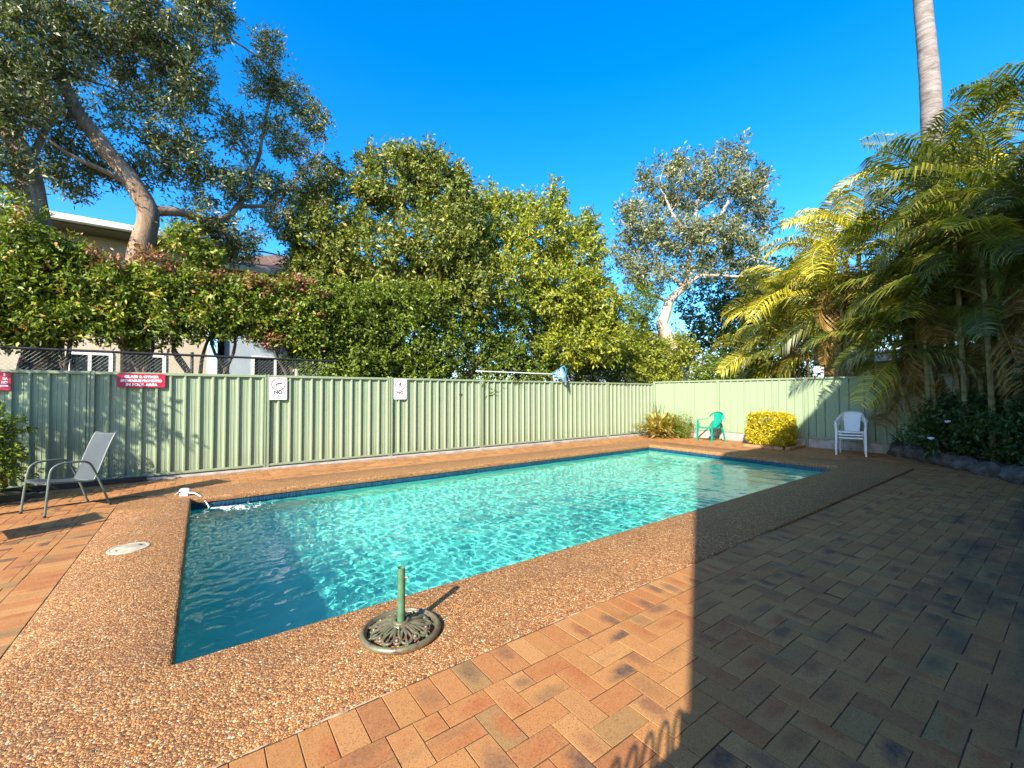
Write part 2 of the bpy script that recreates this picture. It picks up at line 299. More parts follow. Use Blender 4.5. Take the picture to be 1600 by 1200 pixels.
# ------------------------------------------------------------------ mesh helpers
class MB:
    """collects shapes, then links them as ONE mesh object"""
    def __init__(s): s.v, s.f, s.mi, s.cur = [], [], [], 0
    def add(s, vs, fs):
        o = len(s.v); s.v.extend([tuple(v) for v in vs])
        for f in fs: s.f.append(tuple(i+o for i in f)); s.mi.append(s.cur)
    def box(s, x0, x1, y0, y1, z0, z1, mat=None, bev=0):
        if bev:
            b = bev
            vs = []
            for (z, i) in ((z0, b), (z0+b, 0), (z1-b, 0), (z1, b)):
                vs += [(x0+i, y0+i, z), (x1-i, y0+i, z), (x1-i, y1-i, z), (x0+i, y1-i, z)]
            fs = [(3, 2, 1, 0), (12, 13, 14, 15)]
            for k in range(3):
                for j in range(4): fs.append((k*4+j, k*4+(j+1) % 4, k*4+4+(j+1) % 4, k*4+4+j))
        else:
            vs = [(x0, y0, z0), (x1, y0, z0), (x1, y1, z0), (x0, y1, z0), (x0, y0, z1), (x1, y0, z1), (x1, y1, z1), (x0, y1, z1)]
            fs = [(3, 2, 1, 0), (4, 5, 6, 7), (0, 1, 5, 4), (1, 2, 6, 5), (2, 3, 7, 6), (3, 0, 4, 7)]
        if mat is not None: vs = [mat @ Vector(v) for v in vs]
        s.add(vs, fs); return s
    def tube(s, pts, rad, n=8, cap=True, flat=1.0):
        pts = [Vector(p) for p in pts]; m = len(pts)
        if not hasattr(rad, '__len__'): rad = [rad]*m
        vs = []; ref = None
        for i in range(m):
            t = (pts[min(i+1, m-1)] - pts[max(i-1, 0)])
            t = t.normalized() if t.length > 1e-9 else Vector((0, 0, 1))
            if ref is None:
                ref = Vector((0, 0, 1)) if abs(t.z) < .9 else Vector((1, 0, 0))
            a = (ref - t*ref.dot(t))
            a = a.normalized() if a.length > 1e-6 else t.orthogonal().normalized()
            ref = a; b = t.cross(a)
            for j in range(n):
                th = 2*math.pi*j/n
                vs.append(pts[i] + (a*math.cos(th)*flat + b*math.sin(th))*rad[i])
        fs = []
        for i in range(m-1):
            for j in range(n):
                k = (j+1) % n
                fs.append((i*n+j, i*n+k, (i+1)*n+k, (i+1)*n+j))
        if cap: fs.append(tuple(range(n-1, -1, -1))); fs.append(tuple((m-1)*n+j for j in range(n)))
        s.add(vs, fs); return s
    def lathe(s, prof, n=24, c=(0, 0, 0)):
        vs = []
        for r, z in prof:
            for j in range(n):
                th = 2*math.pi*j/n; vs.append((c[0]+r*math.cos(th), c[1]+r*math.sin(th), c[2]+z))
        fs = []
        for i in range(len(prof)-1):
            for j in range(n):
                k = (j+1) % n; fs.append((i*n+j, i*n+k, (i+1)*n+k, (i+1)*n+j))
        s.add(vs, fs); return s
    def ball(s, c, r, n=8, m=5, sc=(1, 1, 1)):
        prof = [(max(1e-4, r*math.sin(math.pi*i/m)), -r*math.cos(math.pi*i/m)) for i in range(m+1)]
        t = MB().lathe(prof, n)
        s.add([(c[0]+v[0]*sc[0], c[1]+v[1]*sc[1], c[2]+v[2]*sc[2]) for v in t.v], t.f); return s
    def sweep(s, pts, prof, up=(0, 0, 1), closed_prof=True, cap=True, scale=None):
        """sweep a 2-D profile (u = sideways, v = along up) along pts"""
        pts = [Vector(p) for p in pts]; m = len(pts); n = len(prof); vs = []
        for i in range(m):
            t = (pts[min(i+1, m-1)] - pts[max(i-1, 0)]).normalized()
            u_ = up(i) if callable(up) else Vector(up)
            a = t.cross(u_); a = a.normalized() if a.length > 1e-6 else t.orthogonal().normalized()
            b = a.cross(t)
            k = scale[i] if scale else 1
            for (u, v) in prof: vs.append(pts[i] + a*u*k + b*v*k)
        fs = []
        for i in range(m-1):
            for j in range(n if closed_prof else n-1):
                k = (j+1) % n; fs.append((i*n+j, i*n+k, (i+1)*n+k, (i+1)*n+j))
        if cap and closed_prof: fs.append(tuple(range(n-1, -1, -1))); fs.append(tuple((m-1)*n+j for j in range(n)))
        s.add(vs, fs); return s
    def grid(s, fn, nu, nv, thick=None):
        vs = [Vector(fn(i/nu, j/nv)) for i in range(nu+1) for j in range(nv+1)]
        w = nv+1
        fs = [(i*w+j, (i+1)*w+j, (i+1)*w+j+1, i*w+j+1) for i in range(nu) for j in range(nv)]
        if thick:
            k = len(vs); t = Vector(thick)
            vs += [v+t for v in vs]
            fs += [tuple(x+k for x in reversed(f)) for f in fs]
            rim = [(0, j) for j in range(nv)] + [(i, nv) for i in range(nu)] + [(nu, j) for j in range(nv, 0, -1)] + [(i, 0) for i in range(nu, 0, -1)]
            ids = [i*w+j for i, j in rim]
            for q in range(len(ids)):
                a, b = ids[q], ids[(q+1) % len(ids)]; fs.append((b, a, a+k, b+k))
        s.add(vs, fs); return s
    def mesh(s, name, mats, smooth=False, autosmooth=None):
        me = bpy.data.meshes.new(name); me.from_pydata(s.v, [], s.f)
        for m in (mats if isinstance(mats, (list, tuple)) else [mats]): me.materials.append(m)
        if max(s.mi, default=0): me.polygons.foreach_set('material_index', s.mi)
        if smooth:
            me.polygons.foreach_set('use_smooth', [True]*len(me.polygons))
            if autosmooth:
                bm = bmesh.new(); bm.from_mesh(me)
                for e in bm.edges:
                    if len(e.link_faces) == 2 and e.calc_face_angle(0) > R(autosmooth): e.smooth = False
                bm.to_mesh(me); bm.free()
        me.update(); return me
    def build(s, name, mats, parent=None, smooth=False, autosmooth=40, loc=None, rot=None):
        return link(name, s.mesh(name, mats, smooth, autosmooth), parent, loc, rot)

def link(name, data, parent=None, loc=None, rot=None):
    o = bpy.data.objects.new(name, data); COL.objects.link(o)
    if parent is not None: o.parent = parent
    if loc is not None: o.location = loc
    if rot is not None: o.rotation_euler = rot
    return o
def tag(o, label, cat, group=None, kind=None):
    if label: o['label'] = label
    if cat: o['category'] = cat
    if group: o['group'] = group
    if kind: o['kind'] = kind
    return o
def thing(name, label, cat, loc=(0, 0, 0), rz=0, group=None):
    o = link(name, None, None, loc, (0, 0, rz)); o.empty_display_size = .1
    return tag(o, label, cat, group)
def struct(o): o['kind'] = 'structure'; return o
def stuff(o): o['kind'] = 'stuff'; return o
def dup(root, loc, rz, label=None, parent=None):
    c = root.copy(); COL.objects.link(c)
    if loc is not None: c.location = loc
    if rz is not None: c.rotation_euler = (0, 0, rz)
    if parent is not None: c.parent = parent
    if label: c['label'] = label
    for ch in list(root.children):
        k = ch.copy(); COL.objects.link(k); k.parent = c
        for g in list(ch.children):
            q = g.copy(); COL.objects.link(q); q.parent = k
    return c
def sm(a, b, x):
    t = min(1, max(0, (x-a)/(b-a))); return t*t*(3-2*t)
def bez(p0, p1, p2, p3, n):
    p0, p1, p2, p3 = map(Vector, (p0, p1, p2, p3))
    return [p0*(1-t)**3 + p1*3*t*(1-t)**2 + p2*3*t*t*(1-t) + p3*t**3 for t in [i/n for i in range(n+1)]]
def smooth_path(pts, k=4):
    pts = [Vector(p) for p in pts]; out = []
    for i in range(len(pts)-1):
        a, b, c, d = pts[max(i-1, 0)], pts[i], pts[i+1], pts[min(i+2, len(pts)-1)]
        for j in range(k):
            t = j/k
            out.append(.5*((2*b) + (c-a)*t + (2*a-5*b+4*c-d)*t*t + (3*b-a-3*c+d)*t**3))
    out.append(pts[-1]); return out
# ------------------------------------------------------------------ layout (metres; pool along x, fence behind at FY, side fence at FX)
X0, X1, Y0, Y1 = -.098, 9.915, 2.853, 7.168           # pool opening
OX0, OX1, OY0, OY1 = -.844, 10.755, 1.972, 7.93       # outer edge of the coping
FY, FX = 9.277, 13.10
WATER = -.145; WAVE = .00095
def bz(x): return -.006 - .024*sm(1.5, 6, x)

# ground: one sheet to the horizon with an opening for the pool
def frame_sheet(name, mat, outer, inner, zf, nx=1):
    (a0, a1, b0, b1), (c0, c1, d0, d1) = outer, inner
    mb = MB(); xs = [a0, c0, c1, a1]; ys = [b0, d0, d1, b1]
    for i in range(3):
        for j in range(3):
            if i == 1 and j == 1: continue
            k = nx if i == 1 else max(1, nx//4)
            mb.grid(lambda u, v, i=i, j=j: (xs[i]+(xs[i+1]-xs[i])*u, ys[j]+(ys[j+1]-ys[j])*v, zf(xs[i]+(xs[i+1]-xs[i])*u)), k, 1)
    return mb.build(name, mat)
struct(frame_sheet('ground', M['ground'], (-400, 400, -400, 400), (-.5, 10.3, 2.4, 7.5), lambda x: -.10))
paving = struct(frame_sheet('brick_paving', M['bed'], (-7, 13.06, -1.19, 9.02), (-.5, 10.3, 2.4, 7.5), lambda x: bz(x)-.0026, 24))

# coping ring, cast in place, rounded inner lip
def ring_pts(step=.12):
    out = []
    def side(pi, qi, po, qo):
        n = max(2, int(((qi[0]-pi[0])**2+(qi[1]-pi[1])**2)**.5/step))
        for k in range(n):
            t = k/n; out.append((Vector((pi[0]+(qi[0]-pi[0])*t, pi[1]+(qi[1]-pi[1])*t, 0)), Vector((po[0]+(qo[0]-po[0])*t, po[1]+(qo[1]-po[1])*t, 0))))
    I = [(X0, Y0), (X1, Y0), (X1, Y1), (X0, Y1)]; O = [(OX0, OY0), (OX1, OY0), (OX1, OY1), (OX0, OY1)]
    for k in range(4): side(I[k], I[(k+1) % 4], O[k], O[(k+1) % 4])
    return out
rp = ring_pts(); mb = MB(); nr = len(rp)
prof = [(.04, -.075, 0), (.006, -.078, 0), (0, -.066, 0), (0, -.032, 0), (.006, -.014, 0), (.018, -.004, 0), (.036, 0, 0), (.3, .001, 0), (-.012, -.001, 1), (-.002, -.008, 1), (0, -.02, 1), (0, -.12, 1)]
vs = []
for (i, o) in rp:
    d = (o-i); L = d.length; d = d/L
    wob = noise.noise(Vector((i.x*3.1, i.y*3.1, 1)))*.005 + noise.noise(Vector((i.x*9, i.y*9, 4)))*.003
    wob2 = noise.noise(Vector((o.x*2.7, o.y*2.7, 7)))*.008 + noise.noise(Vector((o.x*11, o.y*11, 2)))*.005
    for (q, z, s) in prof:
        p = (i + d*(q+wob)) if s == 0 else (o + d*(q+wob2))
        zz = z + (noise.noise(Vector((p.x*1.3, p.y*1.3, 9)))*.002 if z > -.02 else 0)
        vs.append((p.x, p.y, zz))
k = len(prof)
fs = [(i*k+j, ((i+1) % nr)*k+j, ((i+1) % nr)*k+j+1, i*k+j+1) for i in range(nr) for j in range(k-1)]
mb.add(vs, fs)
coping = struct(mb.build('pool_coping', M['aggregate'], smooth=True))

# pool shell, tile band, water
def floor_z(x): return -.15 - (.70 - .0*sm(3.2, 8.2, x))
wx0, wx1, wy0, wy1 = X0-.025, X1+.025, Y0-.025, Y1+.025
mb = MB()
mb.grid(lambda u, v: (wx0+(wx1-wx0)*u, wy0+(wy1-wy0)*v, floor_z(wx0+(wx1-wx0)*u)), 40, 2)
for y, fl in ((wy0, 0), (wy1, 1)):
    mb.grid(lambda u, v, y=y: (wx0+(wx1-wx0)*u, y, floor_z(wx0+(wx1-wx0)*u)*(1-v) + -.07*v), 40, 1)
for x in (wx0, wx1):
    mb.grid(lambda u, v, x=x: (x, wy0+(wy1-wy0)*u, floor_z(x)*(1-v) + -.07*v), 1, 1)
shell = struct(mb.build('pool_shell', M['plaster']))
mb = MB(); e = .004
for a, b in (((wx0+e, wy0+e), (wx1-e, wy0+e)), ((wx1-e, wy0+e), (wx1-e, wy1-e)), ((wx1-e, wy1-e), (wx0+e, wy1-e)), ((wx0+e, wy1-e), (wx0+e, wy0+e))):
    mb.add([(a[0], a[1], -.26), (b[0], b[1], -.26), (b[0], b[1], -.0745), (a[0], a[1], -.0745)], [(0, 1, 2, 3)])
band = mb.build('waterline_tiles', M['mosaic'], shell); band['kind'] = 'stuff'
def make_water():
    nx, ny = 520, 225
    xs = np.linspace(wx0-.004, wx1+.004, nx+1); ys = np.linspace(wy0-.004, wy1+.004, ny+1)
    Xg, Yg = np.meshgrid(xs, ys, indexing='ij'); Z = np.zeros_like(Xg)
    g = np.random.default_rng(5)
    for i in range(90):
        lam = .07*(.7/.07)**g.random()**1.6
        th = g.normal(R(20), 1.0) if lam > .3 else g.uniform(0, 2*math.pi)
        kx, ky = 2*math.pi/lam*math.cos(th), 2*math.pi/lam*math.sin(th)
        Z += (WAVE*lam**1.05)*np.sin(kx*Xg+ky*Yg+g.uniform(0, 7)+.6*np.sin(Xg*g.uniform(.5, 1.6)+g.uniform(0, 6))+.6*np.sin(Yg*g.uniform(.5, 1.6)+g.uniform(0, 6)))
    # the filler's jet stirs the far left corner
    d = np.hypot(Xg-.55, Yg-6.85); Z += .006*np.exp(-d*1.8)*np.sin(d*38)
    calm = .85+.15*np.clip((Xg+.3)/2.5, 0, 1)
    # wind and jet ripples at the near left end, finer than elsewhere
    mask = np.clip(1.0-(Xg-.35)/.75, 0, 1)*.85; Zr = np.zeros_like(Z)
    for i in range(40):
        lam = .07*(.22/.07)**g.random(); th = g.normal(R(-62), .55); k = 2*math.pi/lam
        Zr += 0.0028*lam*np.sin(k*(math.cos(th)*Xg+math.sin(th)*Yg)+g.uniform(0, 7)+1.2*np.sin(Xg*g.uniform(1, 3)+g.uniform(0, 6))+1.2*np.sin(Yg*g.uniform(1, 3)))
    Z = Z*calm + Zr*mask + WATER
    me = bpy.data.meshes.new('pool_water')
    co = np.stack([Xg, Yg, Z], -1).reshape(-1, 3)
    idx = np.arange((nx+1)*(ny+1)).reshape(nx+1, ny+1)
    q = np.stack([idx[:-1, :-1], idx[1:, :-1], idx[1:, 1:], idx[:-1, 1:]], -1).reshape(-1, 4)
    me.vertices.add(len(co)); me.vertices.foreach_set('co', co.ravel().astype(np.float32))
    me.loops.add(q.size); me.loops.foreach_set('vertex_index', q.ravel().astype(np.int32))
    me.polygons.add(len(q)); me.polygons.foreach_set('loop_start', np.arange(0, q.size, 4, dtype=np.int32))
    me.polygons.foreach_set('use_smooth', np.ones(len(q), dtype=bool))
    me.update(calc_edges=True); me.materials.append(M['water'])
    return struct(link('pool_water', me))
water = make_water()
water.cycles.is_caustics_caster = True
shell.cycles.is_caustics_receiver = True; band.cycles.is_caustics_receiver = True

# ------------------------------------------------------------------ clay pavers, laid one by one
def bed_line(x): return .62 + (x-10.45)*.80        # front of the planted bed: y above this at x>10.3 is garden
def brick_list():
    out = []; a = .1180
    ex = (OX0-.236, OX1+.236, OY0-.236, OY1+.02)
    def clip(x0, x1, y0, y1, reg):
        x0, x1, y0, y1 = max(x0, reg[0]), min(x1, reg[1]), max(y0, reg[2]), min(y1, reg[3])
        if x1-x0 < .02 or y1-y0 < .02: return None
        if x0 < ex[1]-1e-4 and x1 > ex[0]+1e-4 and y0 < ex[3]-1e-4 and y1 > ex[2]+1e-4:
            c = [(x0, min(x1, ex[0]), y0, y1), (max(x0, ex[1]), x1, y0, y1), (x0, x1, y0, min(y1, ex[2])), (x0, x1, max(y0, ex[3]), y1)]
            c = max(c, key=lambda r: max(0, r[1]-r[0])*max(0, r[3]-r[2]))
            if c[1]-c[0] < .02 or c[3]-c[2] < .02: return None
            return c
        return (x0, x1, y0, y1)
    reg = (-5.0, 13.04, -1.18, 9.0)
    ox, oy = .035, OY0-.236 - 40*a
    for i in range(int(-5.2/a), int(13.2/a)+1):
        for j in range(14, 135):
            m = (i-j) % 4
            if m == 0: r = (ox+i*a, ox+(i+2)*a, oy+j*a, oy+(j+1)*a, 0)
            elif m == 3: r = (ox+i*a, ox+(i+1)*a, oy+j*a, oy+(j+2)*a, 1)
            else: continue
            c = clip(*r[:4], reg)
            if c: out.append((*c, r[4]))
    # soldier course round the coping
    x = OX0-.236
    while x < OX1+.2: out.append((x, x+a, OY0-.236, OY0-.004, 1)); x += a
    y = OY0-.004
    while y < OY1: out.append((OX0-.236, OX0-.004, y, y+a, 0)); out.append((OX1+.004, OX1+.236, y, y+a, 0)); y += a
    res = []
    for (x0, x1, y0, y1, o) in out:
        cx, cy = (x0+x1)/2, (y0+y1)/2
        if cx > 10.2 and cy < 2.9 and cy < bed_line(cx)-.12 and cx > 10.2+.0 and cy < bed_line(cx)-.12 and cx > 10.4: continue
        if cx < -1.75 and cy > 8.15: continue
        res.append((x0, x1, y0, y1, o))
    return res
def brick_geo(w, l, h=.03, chip=None):
    """paver with eased top edges, origin at the middle of its top"""
    g = .0026; b = .0008; x, y = w/2-g, l/2-g
    vs = []
    for (z, i) in ((-h, 0), (-.0012, 0), (0, b)):
        vs += [(-x+i, -y+i, z), (x-i, -y+i, z), (x-i, y-i, z), (-x+i, y-i, z)]
    if chip is not None:
        vs = [(v[0]+chip.uniform(-.0012, .0012), v[1]+chip.uniform(-.0012, .0012), v[2]) for v in vs]
    fs = [(8, 9, 10, 11)] + [(k*4+j, k*4+(j+1) % 4, k*4+4+(j+1) % 4, k*4+4+j) for k in range(2) for j in range(4)]
    return vs, fs
def lay_bricks():
    bl = brick_list(); r_ = random.Random(3)
    def size(b):
        c = Vector(((b[0]+b[1])/2, (b[2]+b[3])/2, 0)); v = c-Vector((0, 0, CAMH)); f = v.dot(FWD)
        if f < .2 or not in_view(c, 20): return 0
        return (b[1]-b[0])*(b[3]-b[2])*CAMH/f**3
    bl.sort(key=size, reverse=True)
    near, rest = bl[:300], bl[300:]
    meshes = {}
    def attr(me, vs, w, l, vert, rv=None):
        at_ = me.attributes.new('paver', 'FLOAT_VECTOR', 'POINT'); d = []
        for v in vs:
            u, t = v[0]/w+.5, v[1]/l+.5
            d += [u, t, 0]
        at_.data.foreach_set('vector', d)
    for (x0, x1, y0, y1, o) in near:
        w, l = x1-x0, y1-y0; full = abs(w*l-.118*.236) < 4e-4
        key = (o, r_.randrange(3), round(w, 3), round(l, 3)) if full else (round(w, 3), round(l, 3))
        if key not in meshes:
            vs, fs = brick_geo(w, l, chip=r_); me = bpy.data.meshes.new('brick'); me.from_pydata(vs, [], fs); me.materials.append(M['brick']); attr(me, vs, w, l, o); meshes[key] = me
        ob = link('brick', meshes[key], paving, ((x0+x1)/2, (y0+y1)/2, bz((x0+x1)/2)+r_.uniform(-.0016, .0016)), (r_.uniform(-.004, .004), r_.uniform(-.004, .004), r_.uniform(-.004, .004)))
    V, F, A = [], [], []
    for (x0, x1, y0, y1, o) in rest:
        vs, fs = brick_geo(x1-x0, y1-y0, .02); k = len(V); c = ((x0+x1)/2, (y0+y1)/2, bz((x0+x1)/2)+r_.uniform(-.002, .002)); rv = r_.random()
        for v in vs: V.append((v[0]+c[0], v[1]+c[1], v[2]+c[2])); A += [v[0]/(x1-x0)+.5, v[1]/(y1-y0)+.5, rv]
        F += [tuple(i+k for i in f) for f in fs]
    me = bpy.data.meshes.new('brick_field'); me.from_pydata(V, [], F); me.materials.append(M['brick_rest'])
    me.attributes.new('paver', 'FLOAT_VECTOR', 'POINT').data.foreach_set('vector', A)
    stuff(link('brick_field', me, paving))
lay_bricks()

# mortar smears along the near edge of the coping
mb = MB(); r_ = random.Random(21)
for k in range(60):
    x = r_.uniform(-.5, 5.5); L = r_.uniform(.015, .09); wd = r_.uniform(.003, .010)
    y = OY0-.002+r_.uniform(-.004, .006); z = bz(x)+.0035
    n = 8; vs = [(x+L*math.cos(2*math.pi*i/n)*r_.uniform(.7, 1.1), y+wd*math.sin(2*math.pi*i/n)*r_.uniform(.6, 1.2), z) for i in range(n)]
    vs.append((x, y, z+.004)); mb.add(vs, [(i, (i+1) % n, n) for i in range(n)])
stuff(mb.build('mortar_smears', M['mortar'], paving))

# ------------------------------------------------------------------ green steel fences
def sheet_mesh(W_, z0, z1, phase=0):
    """ribbed steel sheet: u along the fence, rib depth towards -v"""
    per = .1975; pro = [(0, 0), (.034, 0), (.038, .004), (.044, .004), (.048, 0), (.082, 0), (.086, .004), (.092, .004), (.096, 0), (.128, 0), (.146, .036), (.168, .036), (.188, 0)]
    us = []
    k = 0
    while k*per < W_+.2:
        us += [(k*per+u-phase, d) for u, d in pro]; k += 1
    us = [(u, d) for u, d in us if -1e-6 <= u <= W_+1e-6]
    if us[0][0] > .001: us.insert(0, (0, 0))
    if us[-1][0] < W_-.001: us.append((W_, 0))
    mb = MB(); n = len(us)
    vs = [(u, -d, z0) for u, d in us] + [(u, -d, z1) for u, d in us] + [(u, -d+.0025, z0) for u, d in us] + [(u, -d+.0025, z1) for u, d in us]
    fs = [(i, i+1, n+i+1, n+i) for i in range(n-1)] + [(2*n+i+1, 2*n+i, 3*n+i, 3*n+i+1) for i in range(n-1)]
    mb.add(vs, fs); return mb
def make_fence(name, label, origin, rz, posts, zb, zt, plinth=False):
    f = thing(name, label, 'fence', origin, rz)
    for i, u in enumerate(posts):
        mb = MB()
        mb.box(u-.040, u-.014, -.050, .02, -.10, zt+.008, bev=.003); mb.box(u+.014, u+.040, -.050, .02, -.10, zt+.008, bev=.003); mb.box(u-.0145, u+.0145, -.040, .015, -.10, zt+.004)
        mb.build('post', M['fence2'], f)
    for i in range(len(posts)-1):
        a, b = posts[i]+.041, posts[i+1]-.041
        L = b-a; n = 3; w = L/n
        for j in range(n):
            sh = sheet_mesh(w-.001, zb+.02, zt-.02).build('sheet', M['fence'], f, loc=(a+j*w, 0, 0), rot=(rnd.uniform(-.0015, .0015), 0, 0))
        MB().box(a, b, -.045, .008, zt-.046, zt, bev=.004).build('top_rail', M['fence2'], f)
        MB().box(a, b, -.042, .008, zb, zb+.040, bev=.004).build('bottom_rail', M['fence2'], f)
        if plinth:
            for j in range(2):
                m = (a+b)/2
                x0, x1 = (a-.02, m-.004) if j == 0 else (m+.004, b+.02)
                MB().box(x0, x1, -.030, .05, -.10, zb-.008, bev=.008).build('plinth_block', M['concrete'], f)
    return f
bposts = [-6.2, -3.8, -1.4, 1.0, 3.41, 5.81, 8.21, 10.62, FX-.03]
make_fence('steel_fence', 'long pale green ribbed steel fence behind the pool carrying the signs', (0, FY, 0), 0, bposts, .035, 1.757)
# the side fence runs from the corner towards -y; local u axis = -y so rz = -90
sposts = [.06, 2.38, 4.78, 6.38, 8.78, 11.2, 13.4]
make_fence('steel_fence', 'shorter green ribbed steel fence on a concrete plinth behind the plastic chairs', (FX, FY, 0), R(-90), sposts, .205, 1.822, True)
mb = MB()   # grey concrete strip along the foot of the long fence
mb.box(-2.0, FX-.1, FY-.20, FY+.04, -.10, .012, bev=.006)
struct(mb.build('mowing_strip', M['concrete']))
MB().box(-1.95, -.62, FY-.235, FY-.205, -.08, .085, bev=.006)
tag(MB().box(-2.6, -.70, FY-.26, FY-.215, -.08, .075, bev=.006).build('edging_board', M['black_metal']), 'dark edging board lying at the foot of the fence behind the sling chair', 'edging board')

# ------------------------------------------------------------------ the flats behind the camera that shade the right of the terrace
BW, BX, BH = -1.2, -2.2, 7.55
fl = thing('apartment_block', 'unseen two storey brick block whose wall shades the paving, made cream to warm that shade', 'building', (BX, BW, 0))
def wall_with_openings(mb, x0, x1, z0, z1, ops, y, t):
    xs = sorted({x0, x1, *[o[0] for o in ops], *[o[1] for o in ops]}); zs = sorted({z0, z1, *[o[2] for o in ops], *[o[3] for o in ops]})
    for i in range(len(xs)-1):
        for j in range(len(zs)-1):
            cx, cz = (xs[i]+xs[i+1])/2, (zs[j]+zs[j+1])/2
            if any(o[0] < cx < o[1] and o[2] < cz < o[3] for o in ops): continue
            mb.box(xs[i], xs[i+1], y, y+t, zs[j], zs[j+1])
ops = [(2.6, 4.4, .9, 2.2), (6.5, 8.3, .9, 2.2), (10.5, 12.3, .9, 2.2), (2.6, 4.4, 4.2, 5.5), (6.5, 8.3, 4.2, 5.5), (10.5, 12.3, 4.2, 5.5)]
mb = MB(); wall_with_openings(mb, 0, 17, -.1, BH-.25, ops, -.25, .25)
mb.box(0, .25, -8, -.25, -.1, BH-.25); mb.box(16.75, 17, -8, -.25, -.1, BH-.25); mb.box(0, 17, -8.25, -8, -.1, BH-.25)
mb.build('wall', M['wall_brick'], fl)
for o in ops:
    fr = MB(); c = .05
    fr.box(o[0], o[1], -.16, -.09, o[2], o[2]+c); fr.box(o[0], o[1], -.16, -.09, o[3]-c, o[3]); fr.box(o[0], o[0]+c, -.16, -.09, o[2]+c, o[3]-c); fr.box(o[1]-c, o[1], -.16, -.09, o[2]+c, o[3]-c); fr.box((o[0]+o[1])/2-.025, (o[0]+o[1])/2+.025, -.16, -.09, o[2]+c, o[3]-c)
    w = fr.build('window', M['fascia'], fl)
    MB().box(o[0]+c, o[1]-c, -.13, -.12, o[2]+c, o[3]-c).build('pane', M['glass'], w)
MB().box(-.02, 17.1, -8.35, .04, BH-.25, BH).build('roof', M['fascia'], fl)
# loop-top pool fence that ends at the corner of the flats
lf = thing('loop_top_fence', 'black loop topped pool railing ending at the corner of the cream brick block', 'railing', (-2.1, .10, 0))
mb = MB(); mb.box(0, 2.17, -.012, .012, 1.02, 1.06); mb.build('top_rail', M['black_metal'], lf)
mb = MB(); mb.box(0, 2.17, -.012, .012, .12, .16); mb.build('bottom_rail', M['black_metal'], lf)
for i in range(20):
    u = .06+i*.105
    p = [(u, 0, .16), (u, 0, 1.10)] + [(u+.036-.036*math.cos(t), 0, 1.10+.10*math.sin(t)) for t in [math.pi*q/8 for q in range(1, 8)]] + [(u+.072, 0, 1.10), (u+.072, 0, .16)]
    MB().tube(p, .0062, 6).build('loop', M['black_metal'], lf)
for u in (.02, 2.15): MB().box(u-.02, u+.02, -.02, .02, -.05, 1.16, bev=.004).build('post', M['black_metal'], lf)
# ------------------------------------------------------------------ signs on the fence
def text_mesh(body, size, mat, bold=.0, align='CENTER', sx=1.0, spacing=1.0):
    cu = bpy.data.curves.new('lettering', 'FONT'); cu.body = body; cu.size = size; cu.align_x = align; cu.offset = bold; cu.extrude = .0006; cu.resolution_u = 3
    cu.space_character = spacing
    o = bpy.data.objects.new('lettering', cu); COL.objects.link(o)
    dg = bpy.context.evaluated_depsgraph_get(); me = bpy.data.meshes.new_from_object(o.evaluated_get(dg))
    bpy.data.objects.remove(o); bpy.data.curves.remove(cu)
    me.transform(Matrix.Diagonal((sx, 1, 1, 1))); me.materials.clear(); me.materials.append(mat); return me
def put_text(parent, body, x, z, size, mat, bold=0, sx=1.0, y=-.0035, align='CENTER', spacing=1.0):
    o = link('lettering', text_mesh(body, size, mat, bold, align, sx, spacing), parent, (x, y, z), (R(90), 0, 0)); return o
def rounded_plate(w, h, t, r, n=5):
    pts = []
    for cx, cz, a0 in ((w/2-r, h/2-r, 0), (-w/2+r, h/2-r, 90), (-w/2+r, -h/2+r, 180), (w/2-r, -h/2+r, 270)):
        for i in range(n+1): a = R(a0+90*i/n); pts.append((cx+r*math.cos(a), cz+r*math.sin(a)))
    k = len(pts); mb = MB()
    mb.add([(x, 0, z) for x, z in pts]+[(x, -t, z) for x, z in pts], [tuple(range(k)), tuple(range(2*k-1, k-1, -1))]+[((i+1) % k, i, k+i, k+(i+1) % k) for i in range(k)])
    return mb
def ring_flat(mb, r0, r1, y, cx, cz, n=40, t=.0012):
    vs = []
    for i in range(n):
        a = 2*math.pi*i/n
        for r in (r0, r1): vs += [(cx+r*math.cos(a), y, cz+r*math.sin(a)), (cx+r*math.cos(a), y-t, cz+r*math.sin(a))]
    fs = []
    for i in range(n):
        j = (i+1) % n
        fs += [(i*4+1, j*4+1, j*4+3, i*4+3), (i*4, i*4+1, i*4+3, i*4+2), (i*4+2, i*4+3, j*4+3, j*4+2), (i*4+1, i*4, j*4, j*4+1)]
    mb.add(vs, fs)
def flat_stroke(mb, pts, w, y, t=.0012):
    for (a, b) in zip(pts[:-1], pts[1:]):
        a, b = Vector((a[0], a[1])), Vector((b[0], b[1])); d = (b-a).normalized(); nrm = Vector((-d.y, d.x))*w/2; a -= d*w*.3; b += d*w*.3
        q = [a+nrm, a-nrm, b-nrm, b+nrm]
        mb.add([(p.x, y-t, p.y) for p in q], [(0, 1, 2, 3)])
SY = FY-.052
